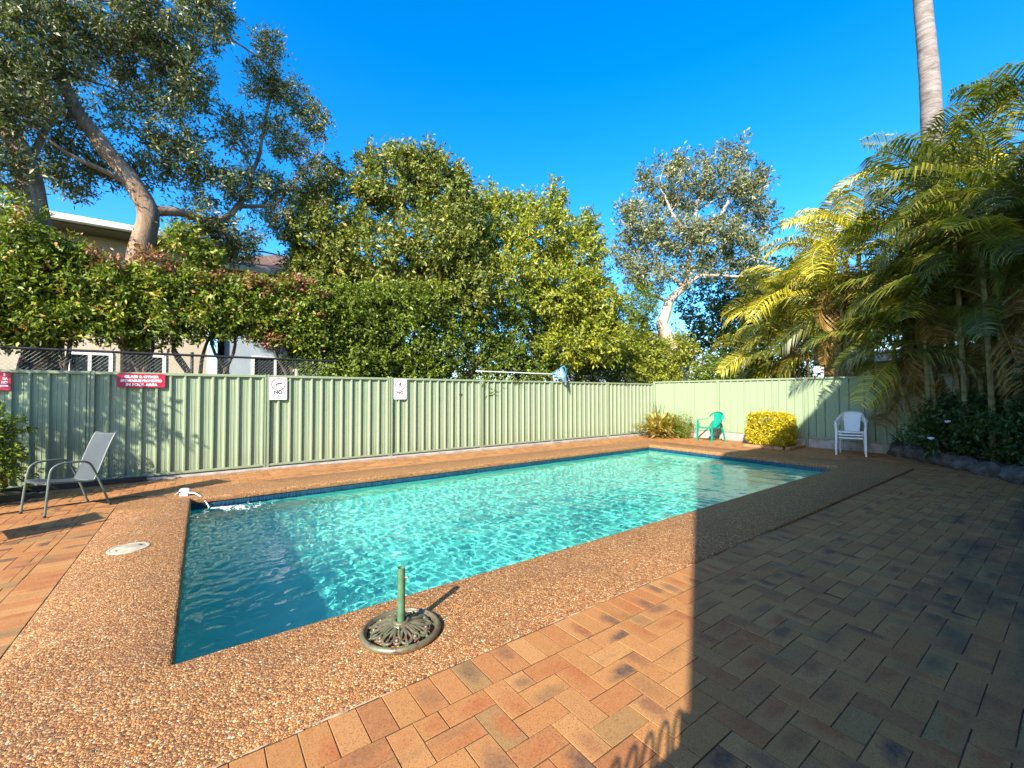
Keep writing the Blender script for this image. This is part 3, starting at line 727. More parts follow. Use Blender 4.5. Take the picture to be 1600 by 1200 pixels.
def notice(x, zc, w, h, label, word, kind):
    s = thing('notice_sign', label, 'sign', (x, SY, zc), 0, 'small white prohibition notices on the fence')
    rounded_plate(w, h, .003, .014).build('plate', M['sign_white'], s)
    for cx in (-1, 1):
        MB().lathe([(.0, .0), (.004, .0), (.004, .0015), (0, .002)], 8).build('screw', M['steel'], s, loc=(0, -.003, cx*(h/2-.012)), rot=(R(90), 0, 0))
    cz = h*.19; r = w*.40
    fig = MB()
    if kind == 'dive':
        flat_stroke(fig, [(-.052, cz-.004), (-.036, cz-.002)], .012, -.0034)
        flat_stroke(fig, [(-.036, cz-.002), (0, cz+.018), (.020, cz+.022)], .020, -.0034)
        flat_stroke(fig, [(.020, cz+.022), (.045, cz+.028), (.055, cz+.046)], .010, -.0034)
        flat_stroke(fig, [(.018, cz+.016), (.050, cz+.016), (.066, cz+.030)], .010, -.0034)
        flat_stroke(fig, [(-.032, cz-.004), (-.028, cz-.026), (-.034, cz-.044)], .009, -.0034)
    else:
        flat_stroke(fig, [(.008, cz+.052), (.012, cz+.066)], .020, -.0034)
        flat_stroke(fig, [(.006, cz+.042), (-.004, cz-.004)], .026, -.0034)
        flat_stroke(fig, [(.010, cz+.040), (.036, cz+.020), (.050, cz+.030)], .009, -.0034)
        flat_stroke(fig, [(0, cz+.040), (-.030, cz+.026), (-.034, cz+.004)], .009, -.0034)
        flat_stroke(fig, [(-.002, cz-.004), (.026, cz-.026), (.016, cz-.062)], .012, -.0034)
        flat_stroke(fig, [(-.006, cz-.004), (-.018, cz-.036), (-.046, cz-.046)], .012, -.0034)
    fig.build('pictogram', M['print_black'], s)
    rg = MB(); ring_flat(rg, r-.013, r, -.0038, 0, cz)
    d = (r-.006)*.7071; flat_stroke(rg, [(-d, cz+d), (d, cz-d)], .011, -.0044)
    rg.build('prohibition_ring', M['print_red'], s)
    put_text(s, 'NO', 0, -h*.235, .088, M['print_black'], .0035, 1.05)
    put_text(s, word, 0, -h*.365, .043, M['print_black'], .0012, 1.08 if kind == 'dive' else .98, spacing=1.12)
    return s
notice(1.185, 1.50, .30, .425, 'white NO DIVING notice with a diver in a red ring beside a fence post', 'DIVING', 'dive')
notice(3.62, 1.505, .30, .46, 'white NO RUNNING notice with a runner in a red ring beside a fence post', 'RUNNING', 'run')
s = thing('warning_sign', 'wide red sign reading GLASS & OTHER BREAKABLES PROHIBITED IN POOL AREA', 'sign', (-.80, SY, 1.622), 0, 'red pool rule signs on the fence')
rounded_plate(.60, .225, .003, .018).build('plate', M['sign_red'], s)
for i, t in enumerate(('GLASS & OTHER', 'BREAKABLES PROHIBITED', 'IN POOL AREA')):
    put_text(s, t, 0, .042-.064*i, .056, M['print_white'], .0028, 1.05 if i != 1 else .80, spacing=1.0)
s = thing('warning_sign', 'red pool rules sign cut off by the left edge with a white panel below', 'sign', (-2.54, SY, 1.59), 0, 'red pool rule signs on the fence')
rounded_plate(.62, .27, .003, .02).build('plate', M['sign_red'], s)
for i, t in enumerate(('S', 'EA', 'ND')): put_text(s, t, .255 if i == 0 else .278, .075-.056*i, .050, M['print_white'], .002, .8, align='RIGHT')
MB().box(-.28, .285, -.0042, -.0032, -.085, -.058).build('white_panel', M['print_white'], s)

# ------------------------------------------------------------------ pool net resting on two brackets
for x in (5.72, 8.20):
    t = thing('pole_bracket', 'thin grey bracket on the fence under the %s end of the net pole' % ('plain' if x < 6 else 'netted'), 'bracket', (x, FY-.03, 1.66), 0, 'brackets holding the pool net pole')
    mb = MB(); mb.box(-.012, .012, -.006, .006, 0, .30, bev=.002); mb.box(-.012, .012, -.006, .006, .2999, .312); mb.build('upright', M['steel'], t)
    MB().tube([(0, .0, .30), (0, -.022, .29), (0, -.030, .302), (0, -.028, .325)], .006, 6).build('hook', M['steel'], t)
t = thing('pool_net', 'white pole with a blue leaf net hanging over the fence top', 'pool net', (5.62, FY-.052, 1.975))
MB().tube([(0, 0, 0), (2.62, 0, -.010)], .0155, 10).build('pole', M['pole_white'], t)
MB().tube([(2.56, 0, -.01), (2.66, 0, -.01), (2.74, 0, -.01)], [.022, .026, .016], 10).build('socket', M['net_blue'], t)
hp = [(2.74, 0, -.01), (2.80, -.05, .10), (2.86, -.10, .20), (2.95, -.13, .21), (3.00, -.14, .08), (2.99, -.13, -.12), (2.92, -.09, -.17), (2.82, -.04, -.10), (2.74, 0, -.01)]
MB().tube(smooth_path(hp, 3), .010, 6).build('hoop', M['net_blue'], t)
def bag(u, v):
    a = 2*math.pi*u
    top = Vector((2.885+.125*math.cos(a), -.085+.05*math.cos(a), .02+.19*math.sin(a)))
    bot = Vector((2.93+.03*math.cos(a), -.20, -.30+.03*math.sin(a)))
    p = top.lerp(bot, v**1.2); k = noise.noise(Vector((u*6, v*3, 2)))*.03*math.sin(math.pi*v)
    return (p.x+k, p.y-.05*math.sin(math.pi*v)+k, p.z)
MB().grid(bag, 22, 8).build('net_bag', M['net_bag'], t, smooth=True)

# ------------------------------------------------------------------ cast umbrella stand
U = thing('umbrella_stand', 'round cast iron parasol stand with a green tube on the pebble coping', 'umbrella stand', (.962, 2.418, .003), R(20))
RR = .228
MB().lathe([(RR-.004, 0), (RR+.002, .008), (RR+.002, .020), (RR-.006, .030), (RR-.016, .034), (RR-.022, .030), (RR-.024, .024), (RR-.031, .022), (RR-.034, .014), (RR-.034, 0), (RR-.004, 0)], 56).build('rim', M['iron'], U, smooth=True, autosmooth=60)
MB().lathe([(.030, .072), (.040, .074), (.046, .070), (.048, .063), (.060, .059), (.064, .052), (.060, .044), (.03, .040)], 32).build('hub', M['iron'], U, smooth=True)
def dome(r): return .056*(1-max(0, (r-.05)/.15)**1.5*.72)-.003
def pol(r, a, dz=0): return (r*math.cos(a), r*math.sin(a), dome(r)+dz)
NP = 9
for k in range(NP):
    a = 2*math.pi*k/NP; h = math.pi/NP
    # open petal loop from the hub to the rim
    lp = []
    for i in range(17):
        t_ = i/16; ph = math.pi*(2*t_-1)*.93
        r = .115+.058*math.cos(ph); w = .62*h*math.sin(ph)*(.75+.4*math.cos(ph))
        lp.append(pol(r, a+w*1.15))
    MB().tube(smooth_path([pol(.050, a-.05)]+lp[1:-1]+[pol(.050, a+.05)], 2), .0072, 6, flat=.8).build('petal', M['iron'], U, smooth=True)
    # inner leaf of the petal
    MB().tube([pol(.056, a), pol(.085, a+.02, .004), pol(.115, a+.03, .003), pol(.140, a)], [.004, .009, .008, .002], 6, flat=.6).build('leaf', M['iron'], U, smooth=True)
    # scroll between two petals, ends in a ball near the rim
    b = a+h
    sc = [pol(.052, b), pol(.085, b+.02, .003), pol(.118, b+.05, .002), pol(.145, b+.13), pol(.164, b+.10), pol(.168, b-.02), pol(.156, b-.10), pol(.142, b-.06), pol(.144, b+.02)]
    MB().tube(smooth_path(sc, 3), [.0078]*13+[.0070]*6+[.006]*6, 6).build('scroll', M['iron'], U, smooth=True)
    MB().ball(pol(.150, b-.0, .002), .013, 10, 6, (1, 1, .9)).build('ball', M['iron'], U, smooth=True)
    MB().tube([pol(.140, a, -.002), pol(.158, a, -.004), pol(RR-.03, a, -.002)], [.006, .010, .006], 6).build('tie', M['iron'], U, smooth=True)
MB().lathe([(.0225, .05), (.0225, .372), (.0232, .374), (.0200, .374), (.0195, .372), (.0195, .06)], 24).build('tube', M['green_pole'], U, smooth=True, autosmooth=50)
mb = MB(); mb.tube([(.018, 0, 0), (.036, 0, 0)], .004, 8); mb.build('screw', M['steel'], U, loc=(0, 0, .315), rot=(0, 0, R(-55)))
mb = MB(); mb.box(.036, .042, -.013, .013, -.006, .006, bev=.002); mb.build('wing_knob', M['steel'], U, loc=(0, 0, .315), rot=(0, 0, R(-55)))

# ------------------------------------------------------------------ skimmer lid, water filler, cord
L = thing('skimmer_lid', 'round off-white skimmer lid set in the pebble coping', 'skimmer lid', (-.517, 5.18, .001))
MB().lathe([(0, .006), (.118, .006), (.121, .004), (.126, .004), (.128, .0065), (.146, .006), (.150, .001), (.150, -.01)], 48).build('lid', M['lid'], L, smooth=True, autosmooth=40)
for a in (30, 210):
    MB().box(-.018, .018, -.008, .008, .0055, .0075, bev=.001).build('finger_notch', M['black'], L, loc=(.09*math.cos(R(a)), .09*math.sin(R(a)), 0), rot=(0, 0, R(a+90)))

def on_coping(x, y): return .002
Fp = thing('water_filler', 'white plastic automatic filler unit on the far left corner of the coping', 'filler unit', (-.17, 7.40, .002), R(-35)); Fp.scale = (.62, .62, .62)
mb = MB()
def fbody(u, v):
    a = 2*math.pi*u; b = math.pi*(v-.5)
    ca, sa = math.cos(a), math.sin(a); e = .75
    r = abs(math.cos(b))**e
    return (.115*r*(abs(ca)**e)*(1 if ca > 0 else -1), .072*r*(abs(sa)**e)*(1 if sa > 0 else -1), .082+.080*(abs(math.sin(b))**e)*(1 if b > 0 else -1))
mb.grid(fbody, 28, 14); mb.build('body', M['white_plastic'], Fp, smooth=True)
MB().tube([(-.06, -.060, .085), (-.06, -.080, .085)], .022, 14).build('dial', M['black'], Fp)
MB().box(-.09, .09, -.05, .05, 0, .022, bev=.004).build('foot', M['white_plastic'], Fp)
MB().box(-.105, .105, -.0745, -.068, .078, .084, bev=.001).build('seam_strip', M['chair_frame'], Fp)
hose = bez((.08, -.02, .05), (.22, -.03, .10), (.46, -.08, .02), (.62, -.12, -.245), 14)
MB().tube(hose, .013, 10).build('spout_hose', M['white_plastic'], Fp, smooth=True)
MB().tube(bez((-.11, .01, .06), (-.16, .01, .10), (-.20, .03, .02), (-.26, .05, .006), 8), .006, 6).build('lead', M['white_plastic'], Fp)
# foam where the water jet lands: a scatter of bubbles on the surface
r_ = random.Random(9); mb = MB()
for k in range(420):
    u = abs(r_.gauss(0, .45)); ang = R(-28)+r_.gauss(0, .16+.10*(1-min(1, u)))
    p = Vector((.13, 7.06, WATER+.001))+Vector((math.cos(ang), math.sin(ang), 0))*u*.85
    if p.x > 1.4 or p.y > 7.15: continue
    rr = r_.uniform(.004, .013)*(1.25-min(1, u))
    mb.ball(p, rr, 6, 4, (1.6, 1, .35))
fo = mb.build('water_foam', M['foam'], smooth=True); stuff(fo)
cp = smooth_path([(-3.0, 7.2, .0), (-2.3, 7.35, .0), (-1.75, 7.55, 0), (-1.35, 7.66, .0), (-1.0, 7.70, 0), (-.75, 7.62, .014), (-.55, 7.52, .014), (-.40, 7.46, .014)], 5)
tag(MB().tube([(p.x, p.y, p.z+.006) for p in cp], .0075, 6).build('power_cord', M['black'], smooth=True), 'black cord trailing over the pavers to the white filler unit', 'cord')

# ------------------------------------------------------------------ sling garden chairs
def sling_chair(label, loc, rz, group):
    """seat looks towards local +x"""
    c = thing('garden_chair', label, 'chair', loc, rz, group)
    w = .245; fm = M['chair_frame']
    for s_ in (-1, 1):
        y = s_*w
        pts = [(.26, y+s_*.02, 0), (.235, y+s_*.012, .30), (.215, y, .50), (.19, y, .585), (.13, y, .628), (.05, y, .635), (-.10, y, .632), (-.165, y, .60), (-.20, y, .55), (-.26, y, .40), (-.33, y, .20), (-.395, y+s_*.01, 0)]
        MB().tube(smooth_path(pts, 3), .0135, 8, flat=1.0).build('arm_and_legs', fm, c, smooth=True)
        sd = [(.24, y*.92, .405), (.20, y*.92, .415), (.0, y*.92, .385), (-.20, y*.92, .362), (-.245, y*.92, .40), (-.30, y*.92, .55), (-.385, y*.92, .80), (-.45, y*.92, .955), (-.475, y*.92, .975)]
        MB().tube(smooth_path(sd, 3), .011, 8).build('side_rail', fm, c, smooth=True)
        for q in ((.26, y+s_*.02), (-.395, y+s_*.01)): MB().tube([(q[0], q[1], 0), (q[0], q[1], .025)], .0165, 8).build('foot_cap', M['black'], c)
    for (x, z) in ((.225, .395), (-.215, .355), (-.455, .955)): MB().tube([(x, -w*.93, z), (x, w*.93, z)], .010, 8).build('cross_bar', fm, c, smooth=True)
    path = smooth_path([(.245, 0, .412), (.20, 0, .420), (.0, 0, .385), (-.19, 0, .366), (-.235, 0, .40), (-.295, 0, .55), (-.38, 0, .80), (-.445, 0, .955), (-.480, 0, .982)], 4)
    ww = w*.90; n = len(path)-1
    def f(u, v):
        p = path[int(round(u*n))]; e = (2*v-1)
        return (p.x, ww*e, p.z-.018*(1-e*e))
    MB().grid(f, n, 8, (.002, 0, .003)).build('sling', M['sling'], c, smooth=True)
    c.scale = (.93, .93, .93)
    return c
sling_chair('grey sling garden chair standing on the pavers near the filler cord', (-1.36, 7.38, bz(0)+.001), R(214), 'grey sling garden chairs')
sling_chair('grey sling garden chair almost wholly cut off by the left picture edge', (-1.835, 6.21, bz(0)+.001), R(20), 'grey sling garden chairs')

# ------------------------------------------------------------------ moulded plastic chairs
def mono_meshes(mat, slots):
    """moulded armchair, looks towards +x; returns the meshes of its parts"""
    out = []
    def leg_prof(w, d): return [(-w, -d), (w, -d), (w, d), (-w, d)]
    # seat
    def seat(u, v):
        x = .235-.46*u; y = (.235-.03*u)*(2*v-1); e = abs(2*v-1)
        z = .43-.035*u-.012*math.sin(math.pi*u)*(1-e*e)-(.020*max(0, (.10-u)/.10)**2)
        return (x, y, z)
    out.append(('seat', MB().grid(seat, 12, 10, (0, 0, -.012)).mesh('seat', mat, True, 50)))
    ap = MB()
    ap.sweep([(.238, -.225, .408), (.246, 0, .404), (.238, .225, .408)], [(-.006, -.022), (.006, -.022), (.006, .012), (-.006, .012)])
    out.append(('apron', ap.mesh('apron', mat)))
    # back panel, curved, with an arched top
    def back(u, v):
        y = (2*v-1)*(.135+.03*u); e = abs(2*v-1)
        z = .40+.43*u-.030*e*e*u
        x = -.215-.13*u-.02*math.sin(math.pi*u)-.035*(1-e*e)*.6
        return (x, y, z)
    if not slots:
        out.append(('back_panel', MB().grid(back, 10, 8, (-.010, 0, 0)).mesh('back_panel', mat, True, 50)))
    else:
        mb = MB()
        mb.grid(lambda u, v: back(.62+.38*u, v), 6, 8, (-.010, 0, 0)); mb.grid(lambda u, v: back(.12*u, v), 2, 8, (-.010, 0, 0))
        for k in range(5):
            a = k/5+.018; b = (k+1)/5-.018
            mb.grid(lambda u, v, a=a, b=b: back(.10+.54*u, a+(b-a)*v), 8, 2, (-.010, 0, 0))
        out.append(('back_panel', mb.mesh('back_panel', mat, True, 50)))
    # hoop: arm, round the back, arm
    hp = [(.225, -.272, .625), (.10, -.282, .640), (-.06, -.278, .645), (-.18, -.262, .675), (-.275, -.225, .755), (-.325, -.160, .826), (-.352, -.08, .848), (-.358, 0, .852)]
    hp = hp+[(x, -y, z) for x, y, z in reversed(hp[:-1])]
    path = smooth_path(hp, 4); n = len(path)
    def up(i):
        t = min(1, max(0, (path[i].z-.65)/.18)); return Vector((-.25-.5*t*0, 0, 1)).lerp(Vector((-.9, 0, .6)), t).normalized()
    sc = [1.0 for i in range(n)]
    mb = MB(); mb.sweep(path, [(-.026, -.008), (-.020, .006), (.020, .006), (.026, -.008), (.018, -.002), (-.018, -.002)], up, True, True, sc)
    out.append(('arm_hoop', mb.mesh('arm_hoop', mat, True, 45)))
    for s_ in (-1, 1):
        mb = MB()   # front leg runs from the floor to the armrest
        mb.sweep([(.262, s_*.268, 0), (.248, s_*.262, .22), (.236, s_*.258, .42), (.222, s_*.268, .630)], [(-.030, -.020), (.030, -.020), (.030, .020), (.018, .026), (-.018, .026), (-.030, .020)], (0, s_, 0), True, True, [.78, .9, 1.0, .8])
        out.append(('leg', mb.mesh('leg', mat, True, 40)))
        mb = MB()
        mb.sweep([(-.330, s_*.232, 0), (-.285, s_*.222, .22), (-.225, s_*.205, .41)], [(-.026, -.018), (.026, -.018), (.026, .018), (-.026, .018)], (0, s_, 0), True, True, [.75, .9, 1.0])
        out.append(('leg', mb.mesh('leg', mat, True, 40)))
    return out
def mono_chair(parts, label, loc, rz, group=None, tilt=0):
    c = thing('plastic_chair', label, 'chair', loc, rz, group)
    for nm, me in parts: link(nm, me, c)
    return c
gm = mono_meshes(M['green_plastic'], True); wm = mono_meshes(M['white_plastic'], False)
mono_chair(gm, 'single turquoise green plastic armchair by the fence corner', (12.29, 6.73, bz(9)+.002), R(168))
for k, wd in enumerate(('bottom', 'middle', 'top')):
    mono_chair(wm, 'white plastic armchair, %s one of the stack of three before the fence' % wd, (12.20+.026*(2-k), 3.30+.006*(2-k), bz(9)+.002+.068*k), R(192), 'white plastic chairs in a stack')

# ------------------------------------------------------------------ stones along the planted bed, clay edging round the clipped bush
r_ = random.Random(4)
def rock_mesh(sx, sy, sz, seed):
    mb = MB(); q = random.Random(seed)
    def f(u, v):
        a = 2*math.pi*u; b = math.pi*(v-.5); d = Vector((math.cos(a)*math.cos(b), math.sin(a)*math.cos(b), math.sin(b)))
        k = 1+.30*noise.noise(d*1.5+Vector((seed*3.1, 0, 0)))+0.24*noise.noise(d*3.7+Vector((0, seed*2.3, 0)))
        return (d.x*sx*k, d.y*sy*k, d.z*sz*k)
    mb.grid(f, 14, 9); return mb
kinds = ['rounded', 'squat', 'pale', 'jagged', 'low', 'broad', 'small', 'upright', 'long', 'flat', 'chunky']
border = thing('stone_border', 'row of rough grey stones along the front of the shaded bed', 'stone border', (11.0, 1.0, 0))
x = 9.55; k = 0
while x < 13.0:
    w = r_.uniform(.16, .27); y = bed_line(x+w*.5)
    o = rock_mesh(w, r_.uniform(.14, .20), r_.uniform(.13, .21), k+2).build('stone', M['rock'], border, smooth=True, autosmooth=50, loc=(x+w*.6-11.0, y-.02-1.0+r_.uniform(-.03, .03), .05), rot=(r_.uniform(-.2, .2), r_.uniform(-.2, .2), r_.uniform(0, 6)))
    x += w*1.22; k += 1
# soil of the beds
def soil_bed(name, pts, z0, amp, seed, label_mat):
    cx = sum(p[0] for p in pts)/len(pts); cy = sum(p[1] for p in pts)/len(pts); n = len(pts); N = 8
    vs = [(cx, cy, z0+amp)]
    for q in range(1, N+1):
        t = q/N
        for (x, y) in pts:
            p = (cx+(x-cx)*t, cy+(y-cy)*t); vs.append((p[0], p[1], z0+amp*(1-t**4)+.03*noise.noise(Vector((p[0]*3, p[1]*3, seed))) - (.06 if q == N else 0)))
    fs = [(0, 1+i, 1+(i+1) % n) for i in range(n)]
    for q in range(N-1):
        for i in range(n): fs.append((1+q*n+i, 1+(q+1)*n+i, 1+(q+1)*n+(i+1) % n, 1+q*n+(i+1) % n))
    mb = MB(); mb.add(vs, fs); return struct(mb.build(name, label_mat, smooth=True))
def dens(poly, k=6):
    out = []
    for i in range(len(poly)):
        a, b = poly[i], poly[(i+1) % len(poly)]
        out += [(a[0]+(b[0]-a[0])*j/k, a[1]+(b[1]-a[1])*j/k) for j in range(k)]
    return out
soil_bed('garden_soil', dens([(9.5, bed_line(9.5)), (13.02, bed_line(13.02)), (13.02, -1.1), (9.5, -1.1)]), .03, .10, 3, M['soil'])
soil_bed('garden_soil', dens([(-4.6, 8.15), (-2.2, 8.1), (-1.7, 8.5), (-1.9, 9.05), (-4.6, 9.2)]), .0, .06, 5, M['soil'])
be = thing('bush_edging', 'low clay brick edging round the foot of the golden bush', 'edging', (12.42, 5.12, bz(9)))
for k in range(4): MB().box(-.115, .115, -.05, .05, 0, .07, bev=.006).build('brick', M['clay_edging'], be, loc=(-.56, -.40+.24*k, 0), rot=(0, 0, R(90+rnd.uniform(-3, 3))))
for k in range(4): MB().box(-.115, .115, -.05, .05, 0, .07, bev=.006).build('brick', M['clay_edging'], be, loc=(-.40+.24*k, -.60, 0), rot=(0, 0, R(rnd.uniform(-3, 3))))
# ------------------------------------------------------------------ leaves
def unit(a): return a/np.maximum(1e-9, np.linalg.norm(a, axis=-1, keepdims=True))
def leaf_object(name, P, D, N, L, Wd, tone, mat, parent=None, droop=.12, fold=.22, loc=None):
    """every leaf is a folded blade of two triangles with its own tone"""
    n = len(P); D = unit(D); Sd = unit(np.cross(D, N)); N2 = np.cross(Sd, D)
    L = np.broadcast_to(L, (n,))[:, None]; Wd = np.broadcast_to(Wd, (n,))[:, None]
    mid = P + D*L*.45
    v = np.empty((n, 4, 3), np.float32)
    v[:, 0] = P; v[:, 1] = mid + Sd*Wd*.5 + N2*Wd*fold; v[:, 2] = P + D*L - np.array([0, 0, 1.])*L*droop; v[:, 3] = mid - Sd*Wd*.5 + N2*Wd*fold
    if loc is not None: v -= np.array(loc, np.float32)
    b = (np.arange(n)*4)[:, None]
    f = np.concatenate([b+np.array([[0, 1, 2]]), b+np.array([[0, 2, 3]])], 1).astype(np.int32)
    me = bpy.data.meshes.new(name)
    me.vertices.add(n*4); me.vertices.foreach_set('co', v.ravel())
    me.loops.add(n*6); me.loops.foreach_set('vertex_index', f.ravel())
    me.polygons.add(n*2); me.polygons.foreach_set('loop_start', np.arange(0, n*6, 3, dtype=np.int32))
    me.update(calc_edges=True)
    a = me.attributes.new('tone', 'FLOAT', 'FACE'); a.data.foreach_set('value', np.repeat(np.clip(tone, 0, 1), 2).astype(np.float32))
    me.materials.append(mat)
    return link(name, me, parent)
def noise3(P, s, seed=0):
    return np.array([noise.noise(Vector((float(p[0])*s+seed, float(p[1])*s, float(p[2])*s))) for p in P])
def lobe_clumps(lobes, seed, gap=.0, gscale=.9):
    """clump centres and outward directions in a union of ellipsoids; gap opens holes"""
    g = np.random.default_rng(seed); C, O = [], []
    for (c, r, n) in lobes:
        c = np.array(c, float); r = np.array(r if hasattr(r, '__len__') else (r, r, r), float)
        u = unit(g.normal(size=(n, 3))); rho = (.30 + .70*g.random(n)**.55)
        lump = 1 + .22*noise3(u*1.0, 2.2, seed+c[0])
        p = c + u*r*(rho*lump)[:, None]
        C.append(p); O.append(unit(u/r))
    C = np.concatenate(C); O = np.concatenate(O)
    if gap > -1:
        k = noise3(C, gscale, seed*3.3) > (-.75+gap); C, O = C[k], O[k]
    return C, O
def crown(name, lobes, per, L, Wd, mat, parent, seed, spread=.16, gap=0, gscale=.9, out=.55, up=.25, tb=(.1, .55, .35), droop=.12, loc=None, zmin=None, ymin=None, gexp=1.6, xmax=None):
    C, O = lobe_clumps(lobes, seed, gap, gscale)
    if zmin is not None: k = C[:, 2] > zmin; C, O = C[k], O[k]
    if ymin is not None: k = C[:, 1] > ymin; C, O = C[k], O[k]
    if xmax is not None: k = C[:, 0] < xmax; C, O = C[k], O[k]
    g = np.random.default_rng(seed+77); m = len(C)
    tw = unit(O*out + g.normal(size=(m, 3))*.45 + np.array([0, 0, up]))          # twig direction of the clump
    i = np.repeat(np.arange(m), per); n = len(i)
    t = g.random(n)
    P = C[i] + tw[i]*(t[:, None]-.3)*spread*1.9 + g.normal(size=(n, 3))*spread*.28
    D = unit(tw[i]*.7 + g.normal(size=(n, 3))*.75 + np.array([0, 0, .05]))
    N = unit(g.normal(size=(n, 3))*.5 + np.array([0, 0, .45]) + O[i]*.6)
    tone = tb[0] + tb[1]*g.random(n)**gexp + tb[2]*g.random(m)[i]
    s = .55+.85*g.random(n)
    return leaf_object(name, P, D, N, L*s, Wd*s, tone, mat, parent, droop, loc=loc), C
def limb_mesh(mb, pts, r0, r1, n=9, wob=.0, seed=0, k=4):
    p = smooth_path(pts, k); m = len(p)
    if wob: p = [q+noise.noise_vector(q*1.7+Vector((seed, 0, 0)))*wob*min(1, i/3) for i, q in enumerate(p)]
    mb.tube(p, [r0+(r1-r0)*(i/(m-1))**.85 for i in range(m)], n); return p
def twigs(mb, starts, C, count, seed, r0=.02, r1=.004, maxd=2.2, n=5):
    q = random.Random(seed); starts = [Vector(s) for s in starts]
    for _ in range(count):
        c = Vector(C[q.randrange(len(C))]); s = min(starts, key=lambda v: (v-c).length + q.random()*.5)
        d = (c-s).length
        if d > maxd or d < .15: continue
        m1 = s.lerp(c, .4)+Vector((q.uniform(-.1, .1), q.uniform(-.1, .1), q.uniform(-.05, .16)))*d
        mb.tube(smooth_path([s, m1, c], 3), [r0*min(1.5, d)*(1-i/6)+r1 for i in range(7)], n, cap=False)
        starts.append(m1)
def A(px, py, d): return tuple(at(px, py, d))

# --- two banksias beyond the fence, far left
def base_of(p): return (p[0], p[1], -.1)
t = thing('banksia_tree', 'tall grey banksia with a bare trunk leaning left over the house roof', 'tree', base_of(atY(215, 395, 11)))
def rel(pts, o): return [Vector(p)-Vector(o) for p in pts]
o = Vector(t.location); ax = 11.0
tp = [atY(212, 640, ax), atY(213, 470, ax), atY(218, 395, ax), atY(232, 335, ax), atY(212, 292, ax+.05), atY(182, 252, ax+.1), atY(150, 212, ax+.15), atY(116, 168, ax+.25), atY(92, 112, ax+.3), atY(86, 60, ax+.3), atY(96, 0, ax+.4), atY(120, -60, ax+.4)]
tp[0].z = -.1
mb = MB(); path = limb_mesh(mb, rel(tp, o), .235, .06, 14, .035, 3)
l1 = [atY(236, 330, ax), atY(275, 330, ax+.1), atY(330, 345, ax+.4), atY(372, 322, ax+.7), atY(398, 268, ax+.9), atY(412, 200, ax+1.0), atY(430, 110, ax+1.0)]
l1p = limb_mesh(mb, rel(l1, o), .11, .022, 9, .05, 5)
l2 = [l1[3], atY(428, 318, ax+.8), atY(470, 272, ax+.8), atY(505, 235, ax+.7)]
l2p = limb_mesh(mb, rel(l2, o), .055, .014, 7, .05, 8)
l3p = []
l4 = [tp[4], atY(150, 262, ax-.2), atY(95, 235, ax-.3), atY(40, 190, ax-.2)]
l4p = limb_mesh(mb, rel(l4, o), .06, .016, 7, .06, 10)
l5p = []
l6 = [l1[2], atY(360, 372, ax+.5), atY(400, 392, ax+.9), atY(450, 400, ax+1.2)]
l6p = limb_mesh(mb, rel(l6, o), .05, .012, 7, .06, 14)
lobes = [(atY(60, 40, 10.8), (.9, .8, .75), 330), (atY(160, 20, 10.9), (1.0, .9, .75), 380), (atY(260, 40, 11.0), (.85, .8, .75), 300), (atY(330, 20, 11.2), (.5, .6, .45), 120),
         (atY(235, 110, 11.6), (.85, .7, .6), 250), (atY(155, 120, 12.0), (.7, .6, .55), 120), (atY(300, 130, 11.0), (.45, .6, .5), 130), (atY(250, 195, 11.3), (.85, .7, .55), 260), (atY(200, 265, 11.6), (.55, .6, .45), 100),
         (atY(120, 255, 11.8), (.55, .6, .40), 110), (atY(35, 150, 11.7), (.6, .6, .6), 130), (atY(20, 60, 11.0), (.6, .7, .6), 160), (atY(280, 250, 11.4), (.55, .6, .45), 120),
         (atY(150, -90, 11), (1.6, 1.1, .9), 260), (atY(300, -60, 11.2), (.9, .8, .6), 120),
         (atY(420, 75, 12.0), (.34, .35, .34), 60), (atY(405, 130, 12.0), (.42, .45, .40), 90), (atY(455, 150, 11.9), (.55, .5, .40), 110), (atY(490, 190, 11.8), (.42, .45, .38), 85), (atY(430, 215, 12.0), (.62, .6, .42), 150), (atY(370, 210, 11.8), (.45, .5, .45), 90),
         (atY(490, 265, 11.8), (.50, .5, .40), 100), (atY(410, 290, 11.9), (.75, .6, .45), 180), (atY(340, 290, 11.5), (.55, .55, .42), 120), (atY(300, 345, 11.5), (.50, .5, .35), 90), (atY(360, 365, 11.7), (.60, .5, .32), 120), (atY(435, 345, 12.0), (.60, .5, .32), 110), (atY(495, 325, 12.0), (.35, .4, .3), 45), (atY(370, 395, 11.8), (.45, .4, .20), 60)]
cr_o, CC = crown('crown', lobes, 21, .092, .030, M['leaf_banksia'], t, 21, .17, .52, 1.5, .5, .3, (.18, .60, .32), loc=o)
twigs(mb, [q+o*0 for q in path[30:]]+l1p+l2p+l3p+l4p+l5p+l6p, [Vector(c)-o for c in CC], 800, 5, .016, .004, 1.9)
mb.build('trunk', M['bark_grey'], t, smooth=True)
# flower spikes
q = random.Random(8); mb = MB()
for k in range(34):
    c = Vector(CC[q.randrange(len(CC))])-o; mb.tube([c, c+Vector((0, 0, .05)), c+Vector((0, 0, .12))], [.028, .034, .020], 8)
sp = mb.build('flower_spikes', M['dry'], t, smooth=True); stuff(sp)

